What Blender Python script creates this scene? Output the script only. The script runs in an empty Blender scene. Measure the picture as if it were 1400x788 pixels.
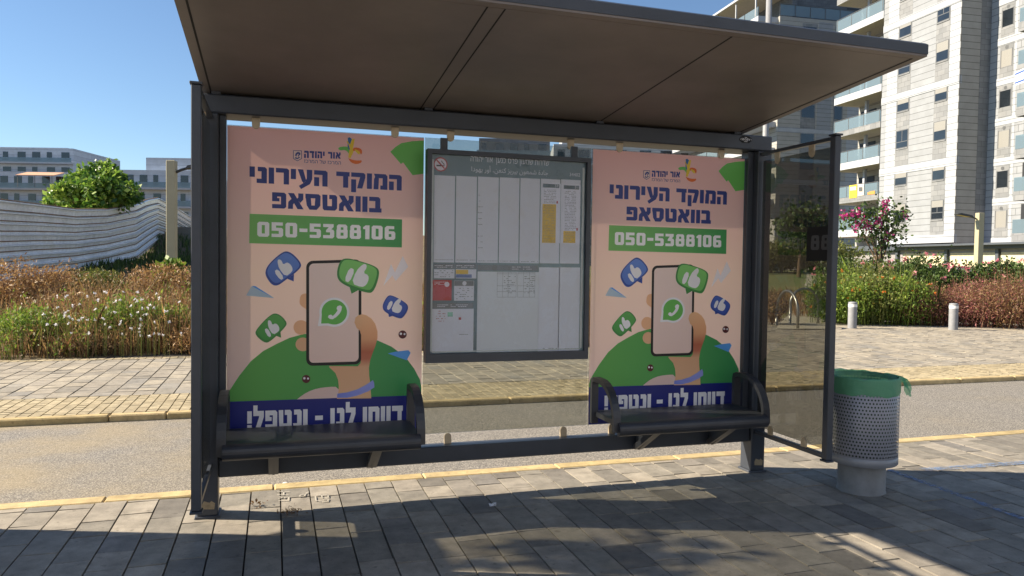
import bpy, math, random
import numpy as np
from mathutils import Vector, Matrix
from mathutils.geometry import tessellate_polygon
random.seed(7); rng = np.random.default_rng(11)
SC = bpy.context.scene
COL = SC.collection
R = math.radians

# ---------------------------------------------------------------- camera
F_PX, YAW, PITCH, ROLL, EYE = 1019.77, R(17.6588), R(1.8842), R(.81337), 1.5
fwd = Vector((math.sin(YAW)*math.cos(PITCH), math.cos(YAW)*math.cos(PITCH), -math.sin(PITCH)))
rgt0 = Vector((math.cos(YAW), -math.sin(YAW), 0)); up0 = rgt0.cross(fwd)
rgt = rgt0*math.cos(ROLL) + up0*math.sin(ROLL); up = up0*math.cos(ROLL) - rgt0*math.sin(ROLL)
cd = bpy.data.cameras.new('camera'); cam = bpy.data.objects.new('camera', cd); COL.objects.link(cam)
cd.sensor_width = 36; cd.lens = 36*F_PX/1400; cd.clip_end = 3000; cd.clip_start = .05
m = Matrix((rgt, up, -fwd)).transposed().to_4x4(); m.translation = (0, 0, EYE); cam.matrix_world = m
SC.camera = cam
# ---------------------------------------------------------------- sky, sun, exposure
SUN_EL, SUN_AZ = R(33.2), R(-71.0)
w = bpy.data.worlds.new('World'); SC.world = w; w.use_nodes = True
wn = w.node_tree; bg = wn.nodes['Background']
sk = wn.nodes.new('ShaderNodeTexSky'); sk.sky_type = 'NISHITA'; sk.sun_disc = False
sk.sun_elevation = SUN_EL; sk.sun_rotation = SUN_AZ; sk.air_density = 1.0; sk.dust_density = 0.0; sk.ozone_density = 4.0
wn.links.new(sk.outputs[0], bg.inputs[0]); bg.inputs[1].default_value = .062
sl = bpy.data.lights.new('sun', 'SUN'); sl.energy = 4.9; sl.angle = R(.53); sl.color = (1, .87, .68)
sun = bpy.data.objects.new('sun', sl); COL.objects.link(sun)
sdir = Vector((math.sin(SUN_AZ)*math.cos(SUN_EL), math.cos(SUN_AZ)*math.cos(SUN_EL), math.sin(SUN_EL)))
sun.rotation_euler = sdir.to_track_quat('Z', 'Y').to_euler()
vs = SC.view_settings; vs.view_transform = 'Standard'; vs.look = 'None'; vs.gamma = 1; vs.use_curve_mapping = False
vs.exposure = 1.27
SC.cycles.max_bounces = 8; SC.cycles.transparent_max_bounces = 16; SC.cycles.use_denoising = True

# ---------------------------------------------------------------- pixel -> place helpers (photo is 1400 x 788)
EYEV = Vector((0, 0, EYE))
def ray(x, y): return fwd + rgt*((x-700)/F_PX) + up*((394-y)/F_PX)
def at_y(x, y, Y): d = ray(x, y); return EYEV + d*(Y/d.y)
def at_z(x, y, Z=0): d = ray(x, y); return EYEV + d*((Z-EYE)/d.z)
def at_d(x, y, D): return EYEV + ray(x, y)*D
def on_plane(x, y, P, n): d = ray(x, y); return EYEV + d*((P-EYEV).dot(n)/d.dot(n))

# ---------------------------------------------------------------- materials
def lin(h):
    h = h.lstrip('#'); c = [int(h[i:i+2], 16)/255 for i in (0, 2, 4)]
    return tuple(v/12.92 if v <= .04045 else ((v+.055)/1.055)**2.4 for v in c) + (1,)
class NT:
    def __init__(s, name):
        s.m = bpy.data.materials.new(name); s.m.use_nodes = True; s.t = s.m.node_tree
        s.b = s.t.nodes['Principled BSDF']; s.out = s.t.nodes['Material Output']
    def n(s, typ, **kw):
        q = s.t.nodes.new('ShaderNode'+typ)
        for k, v in kw.items():
            if k.startswith('_'): setattr(q, k[1:], v)
            else: q.inputs[k.replace('__', ' ')].default_value = v
        return q
    def l(s, a, b): s.t.links.new(a, b)
    def ramp(s, fac, stops):
        r = s.t.nodes.new('ShaderNodeValToRGB'); e = r.color_ramp.elements
        while len(e) < len(stops): e.new(.5)
        for i, (p, c) in enumerate(stops): e[i].position = p; e[i].color = c if len(c) == 4 else tuple(c)+(1,)
        s.l(fac, r.inputs[0]); return r.outputs[0]
    def pos(s, world=True):
        return s.n('NewGeometry').outputs['Position'] if world else s.n('TexCoord').outputs['Object']
    def noise(s, vec, scale, detail=4, rough=.6):
        q = s.n('TexNoise', Scale=scale, Detail=detail, Roughness=rough); s.l(vec, q.inputs['Vector']); return q.outputs['Fac']
    def mix(s, fac, a, b, mode='MIX'):
        q = s.t.nodes.new('ShaderNodeMix'); q.data_type = 'RGBA'; q.blend_type = mode
        for v, i in ((fac, 0), (a, 6), (b, 7)):
            if hasattr(v, 'node'): s.l(v, q.inputs[i])
            else: q.inputs[i].default_value = v
        return q.outputs[2]
    def bump(s, h, strength=.3, dist=.01):
        q = s.n('Bump', Strength=strength, Distance=dist); s.l(h, q.inputs['Height']); s.l(q.outputs[0], s.b.inputs['Normal'])
    def math(s, op, a, b=None):
        q = s.n('Math', _operation=op)
        for v, i in ((a, 0), (b, 1)):
            if v is None: continue
            if hasattr(v, 'node'): s.l(v, q.inputs[i])
            else: q.inputs[i].default_value = v
        return q.outputs[0]
def plain(name, c, rough=.6, metal=0., var=.12, scale=6, bump=0, bscale=60, spec=.5):
    """one colour with slight mottling"""
    c = lin(c) if isinstance(c, str) else tuple(c)+(1,)
    k = NT(name); p = k.pos(False); f = k.noise(p, scale, 5)
    lo = tuple(v*(1-var) for v in c[:3])+(1,); hi = tuple(min(1, v*(1+var)) for v in c[:3])+(1,)
    k.l(k.ramp(f, [(.3, lo), (.7, hi)]), k.b.inputs['Base Color'])
    k.b.inputs['Roughness'].default_value = rough; k.b.inputs['Metallic'].default_value = metal
    k.b.inputs['Specular IOR Level'].default_value = spec
    if bump: k.bump(k.noise(p, bscale, 6), bump, .004)
    return k.m
def leafy(name, stops, trans=.35, rough=.55):
    """leaves: a colour per leaf, some light through"""
    k = NT(name); g = k.n('NewGeometry'); col = k.ramp(g.outputs['Random Per Island'], [(p, lin(c)) for p, c in stops])
    k.l(col, k.b.inputs['Base Color']); k.b.inputs['Roughness'].default_value = rough
    t = k.n('BsdfTranslucent'); k.l(col, t.inputs[0]); mx = k.n('MixShader', Fac=trans)
    k.l(k.b.outputs[0], mx.inputs[1]); k.l(t.outputs[0], mx.inputs[2]); k.l(mx.outputs[0], k.out.inputs[0])
    return k.m
def glass(name, tint, refl=1.0, dirt=.0):
    """thin tinted pane: tinted see-through + mirror by angle"""
    k = NT(name); tr = k.n('BsdfTransparent'); tr.inputs[0].default_value = tuple(tint)+(1,)
    gl = k.n('BsdfGlossy', Roughness=.015); gl.inputs[0].default_value = (.9, .95, 1, 1)
    lw = k.n('LayerWeight', Blend=.5); f5 = k.math('POWER', lw.outputs['Facing'], 5.0); f = k.math('MULTIPLY', k.math('ADD', k.math('MULTIPLY', f5, .9), .03), refl)
    mx = k.n('MixShader'); k.l(f, mx.inputs[0]); k.l(tr.outputs[0], mx.inputs[1]); k.l(gl.outputs[0], mx.inputs[2])
    last = mx.outputs[0]
    if dirt:
        d = k.n('BsdfDiffuse'); d.inputs[0].default_value = (.4, .37, .33, 1)
        nz = k.noise(k.pos(False), 3, 6); ff = k.math('MULTIPLY', nz, dirt)
        m2 = k.n('MixShader'); k.l(ff, m2.inputs[0]); k.l(last, m2.inputs[1]); k.l(d.outputs[0], m2.inputs[2]); last = m2.outputs[0]
    k.l(last, k.out.inputs[0]); return k.m
def printed(name, c, c2=None, axis='Z', a=0, b=1, rough=.4, trans=.12):
    """ink on backlit film: flat or graded ink, a little light through the sheet"""
    k = NT(name)
    if c2 is None: col = k.ramp(k.noise(k.pos(False), 2, 2), [(0, lin(c)), (1, lin(c))])
    else:
        sp = k.n('SeparateXYZ'); k.l(k.pos(False), sp.inputs[0]); mr = k.n('MapRange'); k.l(sp.outputs[axis], mr.inputs[0])
        mr.inputs[1].default_value = a; mr.inputs[2].default_value = b
        stops = [(0, lin(c)), (1, lin(c2))] if isinstance(c2, str) else [(0, lin(c))]+[(p, lin(q)) for p, q in c2]
        col = k.ramp(mr.outputs[0], stops)
    k.l(col, k.b.inputs['Base Color']); k.b.inputs['Roughness'].default_value = rough
    t = k.n('BsdfTranslucent'); k.l(col, t.inputs[0]); mx = k.n('MixShader', Fac=trans)
    k.l(k.b.outputs[0], mx.inputs[1]); k.l(t.outputs[0], mx.inputs[2]); k.l(mx.outputs[0], k.out.inputs[0])
    return k.m
M = {}
M['steel'] = plain('painted_steel', '#393e47', .42, 0, .18, 3, .05, 90)
M['steel2'] = plain('painted_steel_worn', '#41454d', .5, 0, .25, 9, .08, 60)
M['soffit'] = plain('roof_sheet', '#6d6561', .5, 0, .2, 1.6, .03, 40)
M['black'] = plain('black_gap', '#101012', .8)
M['clip'] = plain('glass_clip', '#b6a68d', .45, .3, .15, 20)
M['concrete'] = plain('foot_dirt', '#8f8169', .9, 0, .3, 18, .4, 60)
M['bglass'] = glass('back_glass', (.70, .71, .68), 1.0, .05)
M['sglass'] = glass('side_glass', (.53, .53, .50), 1.1, .05)
M['cover'] = glass('clear_cover', (.93, .94, .94), 1.3, .0)
M['navy'] = printed('ink_navy', '#303f88'); M['white'] = printed('ink_white', '#fbfafe', trans=.06)
M['binmetal'] = plain('grey_bin_paint', '#8d9096', .45, .2, .12, 5, .05, 50)
M['concgrey'] = plain('grey_bollard_paint', '#86888c', .6, 0, .12, 9, .1, 60)
M['galv'] = plain('galvanised_tube', '#9a9a96', .35, .8, .1, 12)

# ---------------------------------------------------------------- mesh helpers
class MB:
    def __init__(s): s.v = []; s.f = []
    def add(s, vs, fs):
        o = len(s.v); s.v += [tuple(v) for v in vs]; s.f += [tuple(i+o for i in f) for f in fs]; return s
    def box(s, x0, x1, y0, y1, z0, z1, c=0.):
        """box, edges chamfered by c"""
        if c <= 0:
            vs = [(x, y, z) for x in (x0, x1) for y in (y0, y1) for z in (z0, z1)]
            return s.add(vs, [(0,1,3,2),(4,6,7,5),(0,4,5,1),(2,3,7,6),(0,2,6,4),(1,5,7,3)])
        vs = []; fs = []
        X, Y, Z = (x0, x1), (y0, y1), (z0, z1); idx = {}
        for i in (0, 1):
            for j in (0, 1):
                for k in (0, 1):
                    sx, sy, sz = (c if i == 0 else -c), (c if j == 0 else -c), (c if k == 0 else -c)
                    for a, p in enumerate(((X[i], Y[j]+sy, Z[k]+sz), (X[i]+sx, Y[j], Z[k]+sz), (X[i]+sx, Y[j]+sy, Z[k]))):
                        idx[i, j, k, a] = len(vs); vs.append(p)
                    fs.append((idx[i,j,k,0], idx[i,j,k,1], idx[i,j,k,2]))
        for e in (0, 1):
            fs.append(tuple(idx[e,j,k,0] for j, k in ((0,0),(1,0),(1,1),(0,1))))
            fs.append(tuple(idx[i,e,k,1] for i, k in ((0,0),(1,0),(1,1),(0,1))))
            fs.append(tuple(idx[i,j,e,2] for i, j in ((0,0),(1,0),(1,1),(0,1))))
        for p in (0, 1):
            for q in (0, 1):
                fs.append((idx[p,q,0,0], idx[p,q,1,0], idx[p,q,1,1], idx[p,q,0,1]))
                fs.append((idx[p,0,q,0], idx[p,1,q,0], idx[p,1,q,2], idx[p,0,q,2]))
                fs.append((idx[0,p,q,1], idx[1,p,q,1], idx[1,p,q,2], idx[0,p,q,2]))
        return s.add(vs, fs)
    def prism(s, pts, y0, y1):
        """polygon of (x, z) extruded along y"""
        n = len(pts); tri = tessellate_polygon([[Vector((x, z, 0)) for x, z in pts]])
        vs = [(x, y0, z) for x, z in pts]+[(x, y1, z) for x, z in pts]
        fs = [tuple(t) for t in tri]+[tuple(i+n for i in t) for t in tri]+[(i, (i+1) % n, (i+1) % n+n, i+n) for i in range(n)]
        return s.add(vs, fs)
    def prism_x(s, pts, x0, x1):
        """polygon of (y, z) extruded along x"""
        n = len(pts); tri = tessellate_polygon([[Vector((a, b, 0)) for a, b in pts]])
        vs = [(x0, a, b) for a, b in pts]+[(x1, a, b) for a, b in pts]
        fs = [tuple(t) for t in tri]+[tuple(i+n for i in t) for t in tri]+[(i, (i+1) % n, (i+1) % n+n, i+n) for i in range(n)]
        return s.add(vs, fs)
    def flat(s, pts, y):
        """thin ink shape of (x, z) lying at y"""
        tri = tessellate_polygon([[Vector((x, z, 0)) for x, z in pts]])
        return s.add([(x, y, z) for x, z in pts], [tuple(t) for t in tri])
    def tube(s, pts, r, n=10, caps=True):
        pts = [Vector(p) for p in pts]; rs = r if isinstance(r, (list, tuple)) else [r]*len(pts)
        vs = []; fs = []; ref = None
        for i, p in enumerate(pts):
            t = (pts[min(i+1, len(pts)-1)]-pts[max(i-1, 0)]).normalized()
            if ref is None: ref = t.orthogonal().normalized()
            ref = (ref - t*ref.dot(t)).normalized(); b = t.cross(ref)
            for k in range(n):
                a = 2*math.pi*k/n; vs.append(p+(ref*math.cos(a)+b*math.sin(a))*rs[i])
        for i in range(len(pts)-1):
            for k in range(n): fs.append((i*n+k, i*n+(k+1) % n, (i+1)*n+(k+1) % n, (i+1)*n+k))
        if caps: fs += [tuple(range(n)), tuple(range((len(pts)-1)*n, len(pts)*n))]
        return s.add(vs, fs)
    def lathe(s, prof, n=32, cx=0, cy=0):
        vs = []; fs = []
        for r, z in prof:
            for k in range(n): a = 2*math.pi*k/n; vs.append((cx+r*math.cos(a), cy+r*math.sin(a), z))
        for i in range(len(prof)-1):
            for k in range(n): fs.append((i*n+k, i*n+(k+1) % n, (i+1)*n+(k+1) % n, (i+1)*n+k))
        return s.add(vs, fs)
    def build(s, name, mat, parent=None, smooth=False, loc=None):
        me = bpy.data.meshes.new(name); me.from_pydata(s.v, [], s.f); me.update()
        if smooth: me.polygons.foreach_set('use_smooth', [True]*len(me.polygons))
        me.materials.append(mat); o = bpy.data.objects.new(name, me); COL.objects.link(o)
        if parent: o.parent = parent
        if loc: o.location = loc
        return o
def np_mesh(name, V, k, mat, parent=None):
    """n separate k-gons from an (n*k, 3) array"""
    V = np.asarray(V, dtype=np.float32).reshape(-1, 3); n = len(V)//k; me = bpy.data.meshes.new(name)
    me.vertices.add(len(V)); me.vertices.foreach_set('co', V.ravel())
    me.loops.add(len(V)); me.loops.foreach_set('vertex_index', np.arange(len(V), dtype=np.int32))
    me.polygons.add(n); me.polygons.foreach_set('loop_start', np.arange(0, len(V), k, dtype=np.int32))
    me.update(calc_edges=True); me.materials.append(mat)
    o = bpy.data.objects.new(name, me); COL.objects.link(o)
    if parent: o.parent = parent
    return o
def tag(o, label=None, cat=None, group=None, kind=None):
    for k, v in (('label', label), ('category', cat), ('group', group), ('kind', kind)):
        if v: o[k] = v
    return o
def thing(name, label, cat, loc=(0, 0, 0), rz=0, group=None):
    o = bpy.data.objects.new(name, None); o.empty_display_size = .1; COL.objects.link(o)
    o.location = loc; o.rotation_euler = (0, 0, rz); return tag(o, label, cat, group)
KIDS = {}
def copy_tree(o, parent=None):
    c = o.copy(); COL.objects.link(c)
    if parent: c.parent = parent
    for ch in [q for q in COL.objects if q.parent is o]: copy_tree(ch, c)
    return c
def structure(o): o['kind'] = 'structure'; return o

# ---------------------------------------------------------------- leaf generators
def leaves(P, size, jitter=.5, up_bias=.3, aspect=.5):
    """diamond leaves at points P (n,3)"""
    n = len(P); d = rng.normal(size=(n, 3)); d[:, 2] += up_bias; d /= np.linalg.norm(d, axis=1, keepdims=True)
    e = rng.normal(size=(n, 3)); e -= d*(e*d).sum(1, keepdims=True); e /= np.linalg.norm(e, axis=1, keepdims=True)
    L = size*(1-jitter+2*jitter*rng.random((n, 1))); W = L*aspect
    return np.stack([P, P+d*L*.45+e*W*.5, P+d*L, P+d*L*.45-e*W*.5], 1).reshape(-1, 3)
def blades(B, h, lean=.35, wid=.008):
    """upright grass blades rooted at B"""
    n = len(B); H = h*(.5+.8*rng.random((n, 1))); a = rng.random(n)*2*math.pi
    off = np.stack([np.cos(a), np.sin(a), np.zeros(n)], 1)*H*lean*rng.random((n, 1))
    top = B+off; top[:, 2:] += H; mid = B+off*.35; mid[:, 2:] += H*.55
    b = rng.random(n)*2*math.pi; s = np.stack([np.cos(b), np.sin(b), np.zeros(n)], 1)*wid
    return np.stack([B-s*.7, B+s*.7, mid+s, top, mid-s], 1).reshape(-1, 3)
def blob(n, c, r, shell=.55):
    d = rng.normal(size=(n, 3)); d /= np.linalg.norm(d, axis=1, keepdims=True)
    return np.asarray(c)+d*np.asarray(r)*(shell+(1-shell)*rng.random((n, 1)))**.8

# ================================================================ GROUND
GRX = (-400, 900)
k = NT('earth'); p = k.pos(); f = k.noise(p, .7, 8); k.l(k.ramp(f, [(.3, lin('#5a4c38')), (.6, lin('#77684c')), (.8, lin('#6b6a45'))]), k.b.inputs['Base Color'])
k.b.inputs['Roughness'].default_value = .95; k.bump(k.noise(p, 12, 6), .6, .03); M['earth'] = k.m
structure(MB().add([(-700, -60, -.16), (1500, -60, -.16), (1500, 1600, -.16), (-700, 1600, -.16)], [(0, 1, 2, 3)]).build('ground', M['earth']))

k = NT('asphalt'); p = k.pos(); f1 = k.noise(p, 110, 4, .75); f2 = k.noise(p, 1.1, 5); f3 = k.noise(p, 60, 3)
c1 = k.ramp(f1, [(.36, lin('#42403f')), (.5, lin('#76726c')), (.62, lin('#b0a99e'))])
c2 = k.ramp(f2, [(.42, (1, 1, 1)), (.62, (1.0, .99, .96)), (.8, (1.12, 1.07, .97))])
sp = k.n('SeparateXYZ'); k.l(p, sp.inputs[0])
d1 = k.n('MapRange'); k.l(sp.outputs['X'], d1.inputs[0]); d1.inputs[1].default_value = .6; d1.inputs[2].default_value = -2.2
d2 = k.math('MULTIPLY', d1.outputs[0], k.ramp(f2, [(.35, (0, 0, 0)), (.6, (1, 1, 1))]))
d2 = k.math('MULTIPLY', d2, .5)
cc = k.mix(1.0, c1, c2, 'MULTIPLY'); cc = k.mix(d2, cc, lin('#a3916c'))
k.l(cc, k.b.inputs['Base Color']); k.b.inputs['Roughness'].default_value = .9; k.bump(k.math('ADD', f1, f3), .5, .004); M['asphalt'] = k.m
structure(MB().add([(-60, 5.0, -.06), (120, 5.0, -.06), (120, 8.0, -.06), (-60, 8.0, -.06)], [(0, 1, 2, 3)]).build('road', M['asphalt']))

def stone(name, stops, rough=.85, tone=.38):
    k = NT(name); g = k.n('NewGeometry'); p = g.outputs['Position']
    base = k.ramp(g.outputs['Random Per Island'], [(q, lin(c)) for q, c in stops])
    f = k.noise(p, 9, 7, .65); f2 = k.noise(p, 1.3, 4); fine = k.noise(p, 240, 2)
    t = k.ramp(f, [(.25, (1-tone,)*3), (.7, (1+tone*.55,)*3)]); t2 = k.ramp(f2, [(.3, (.82, .81, .8)), (.7, (1.08, 1.08, 1.07))])
    t3 = k.ramp(fine, [(.3, (.85,)*3), (.7, (1.1,)*3)])
    spot = k.ramp(k.noise(p, 26, 2, .4), [(.66, (1, 1, 1)), (.72, (.72, .71, .7))]); base = k.mix(1, base, spot, 'MULTIPLY'); c = k.mix(1, base, t, 'MULTIPLY'); c = k.mix(1, c, t2, 'MULTIPLY'); c = k.mix(1, c, t3, 'MULTIPLY')
    k.l(c, k.b.inputs['Base Color']); k.b.inputs['Roughness'].default_value = rough; k.bump(k.math('ADD', f, fine), .35, .004)
    return k.m
def paving(x0, x1, y0, y1, z, colw, lens, gap=.0045, c=.0022, tilt=.0015, along='Y', jit=.3):
    """individual setts in columns; a raised chamfered top each"""
    vs = []; a = x0 if along == 'Y' else y0; end = x1 if along == 'Y' else y1
    while a < end-.01:
        wdt = min(colw*(1+random.choice((0, 0, 0, .0))), end-a); b = (y0 if along == 'Y' else x0)-random.random()*lens[0]; lim = y1 if along == 'Y' else x1; lo = y0 if along == 'Y' else x0
        while b < lim-.01:
            L = random.choice(lens); s0, s1 = max(b, lo), min(b+L, lim); b += L
            if s1-s0 < .03: continue
            q = (a+gap/2, a+wdt-gap/2, s0+gap/2, s1-gap/2)
            if along != 'Y': q = (q[2], q[3], q[0], q[1])
            h = z+random.uniform(-1, 1)*tilt; dx, dy = random.uniform(-tilt, tilt), random.uniform(-tilt, tilt)
            X0, X1, Y0, Y1 = q
            top = [(X0+c, Y0+c, h-dx-dy), (X1-c, Y0+c, h+dx-dy), (X1-c, Y1-c, h+dx+dy), (X0+c, Y1-c, h-dx+dy)]
            low = [(X0, Y0, z-.03), (X1, Y0, z-.03), (X1, Y1, z-.03), (X0, Y1, z-.03)]
            vs.append(low+top)
        a += wdt
    return vs
def setts(name, vs, mat):
    mb = MB()
    for t in vs: mb.add(t, [(4,5,6,7),(0,1,5,4),(1,2,6,5),(2,3,7,6),(3,0,4,7)])
    return structure(mb.build(name, mat))
M['sett'] = stone('grey_setts', [(0, '#746f68'), (.3, '#878278'), (.6, '#938c81'), (.85, '#9f978a'), (1, '#7a7671')])
M['sett_far'] = stone('grey_beige_setts', [(0, '#8d877c'), (.3, '#9c9487'), (.7, '#a89f8e'), (1, '#8f8b84')])
M['sett_yel'] = stone('yellow_setts', [(0, '#a89a7c'), (.5, '#b3a688'), (1, '#a09376')])
M['kerb'] = stone('yellow_kerb', [(0, '#bba677'), (.5, '#c6b083'), (1, '#b9a57a')])
M['grout'] = plain('joint_sand', '#3f3a33', .95, 0, .3, 30)
structure(MB().box(-30, 40, -9, 5.2, -.15, -.018).build('pavement_bed', M['grout']))
setts('pavement', paving(-3.2, 8.6, 1.0, 5.07, 0, .18, (.24, .24, .36, .36, .3, .42))+paving(-12, -3.2, -8.9, 5.07, 0, .36, (.6, .8, 1.0))+paving(8.6, 20, -8.9, 5.07, 0, .36, (.6, .8, 1.0))+paving(-3.2, 8.6, -8.9, 1.0, 0, .36, (.6, .8, 1.0)), M['sett'])
kb = MB(); x = -12.0
while x < 30:
    L = 1.0; kb.box(x+.003, x+L-.003, 5.075, 5.2, -.14, .002, .008); x += L
structure(kb.build('near_kerb', M['kerb']))
kb = MB(); x = -20.0
while x < 60:
    L = random.choice((1, 1, .5)); kb.box(x+.004, x+L-.004, 7.86, 7.97, -.14, .004, .012); x += L
structure(kb.build('far_kerb', M['kerb']))
structure(MB().box(-60, 120, 7.97, 34, -.15, -.018).build('promenade_bed', M['grout']))
setts('promenade_edge', paving(-8, 26, 7.975, 9.0, 0, .1, (.2, .1), .006, .003, .0012), M['sett_yel'])
setts('promenade', paving(-8, 9, 9.0, 12.2, 0, .21, (.2, .3, .4), .008, .004, .002)+paving(9, 34, 9.0, 19.2, 0, .21, (.2, .3, .4), .008, .004, .002), M['sett_far'])
setts('promenade_border', paving(-8, 9, 12.2, 12.42, .002, .11, (.11, .22), .006, .003, .001), M['sett_yel'])

# banks behind the promenade
def grid_sheet(name, xs, ys, fz, mat):
    V = [(x, y, fz(x, y)) for y in ys for x in xs]; n = len(xs)
    Fc = [(j*n+i, j*n+i+1, (j+1)*n+i+1, (j+1)*n+i) for j in range(len(ys)-1) for i in range(n-1)]
    mb = MB(); mb.add(V, Fc); return structure(mb.build(name, mat, smooth=True))
def smooth(a, b, t): t = min(1, max(0, (t-a)/(b-a))); return t*t*(3-2*t)
def bank_l(x, y):
    z = -.02+.85*smooth(12.4, 23, y)+.5*smooth(24, 34, y)+2.0*smooth(34, 48, y)
    return z+.05*math.sin(x*1.7+y)*smooth(12.6, 14, y)
structure(grid_sheet('planted_bank', list(np.linspace(-40, 8.8, 60)), list(np.linspace(12.43, 60, 60)), bank_l, M['earth']))
k = NT('lawn'); p = k.pos(); f = k.noise(p, .5, 7); k.l(k.ramp(f, [(.3, lin('#59663a')), (.55, lin('#6f7145')), (.75, lin('#857a52'))]), k.b.inputs['Base Color']); k.b.inputs['Roughness'].default_value = .95
k.bump(k.noise(p, 25, 5), .8, .03); M['lawn'] = k.m
# front edge of the beds on the right: from (1135,437) to (1400,444) and on
EDGE0, EDGE1 = at_z(1140, 437), at_z(1400, 443)
ev = (EDGE1-EDGE0); ev.z = 0; ev.normalize(); en = Vector((-ev.y, ev.x, 0))   # en points away from camera
def park_z(x, y):
    d = (Vector((x, y, 0))-EDGE0).dot(en)
    return -.012+1.25*smooth(1.0, 24, d)
# a sheet following that edge
mb = MB(); us = np.linspace(-14, 60, 60); ds = list(np.linspace(.0, 30, 40))+[45, 80, 140]
V = []
for d in ds:
    for u in us:
        q = EDGE0+ev*u+en*d; V.append((q.x, q.y, park_z(q.x, q.y)+(.02 if d > 0 else .012)))
n = len(us); Fc = [(j*n+i, j*n+i+1, (j+1)*n+i+1, (j+1)*n+i) for j in range(len(ds)-1) for i in range(n-1)]
structure(mb.add(V, Fc).build('park_lawn', M['lawn'], smooth=True))
# pale path through the park, seen through the side glass
M['path'] = plain('pale_path', '#aba595', .9, 0, .12, 2, .2, 40)
mb = MB(); pv = []
for i in range(30):
    t = i/29; D = 18.0+t*26; xl = 1062+(1098-1062)*min(1, t*2.2) if t < .45 else 1098+(t-.45)*10
    xr = 1132-(t*4)
    for xx in (xl, xr):
        q = at_d(xx, 400, D); pv.append((q.x, q.y, park_z(q.x, q.y)+.03))
structure(mb.add(pv, [(2*i, 2*i+1, 2*i+3, 2*i+2) for i in range(29)]).build('park_path', M['path']))

# blue painted line on the pavement, worn in places
k = NT('blue_road_paint'); p = k.pos(); f = k.noise(p, 22, 6, .7)
k.b.inputs['Base Color'].default_value = lin('#6f86a8'); k.b.inputs['Roughness'].default_value = .7
tr = k.n('BsdfTransparent'); mx = k.n('MixShader'); k.l(k.ramp(f, [(.40, (0, 0, 0)), (.62, (.85, .85, .85))]), mx.inputs[0]); k.l(tr.outputs[0], mx.inputs[1]); k.l(k.b.outputs[0], mx.inputs[2]); k.l(mx.outputs[0], k.out.inputs[0]); M['bluepaint'] = k.m
mb = MB()
def stripe(a, b, wd, z=.0062):
    a, b = Vector(a), Vector(b); t = (b-a).normalized(); s = Vector((-t.y, t.x, 0))*wd/2
    n = 14
    for i in range(n):
        p0, p1 = a+(b-a)*(i/n), a+(b-a)*((i+.97)/n)
        mb.add([(p0-s)[:2]+(z,), (p0+s)[:2]+(z,), (p1+s)[:2]+(z,), (p1-s)[:2]+(z,)], [(0, 1, 2, 3)])
A = at_z(1215, 643); B = at_z(1420, 718); stripe((A.x, A.y, 0), (B.x, B.y, 0), .06)
A = at_z(1262, 643.5); B = at_z(1420, 632); stripe((A.x, A.y, 0), (B.x, B.y, 0), .085)
structure(mb.build('blue_pavement_marking', M['bluepaint']))

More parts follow.
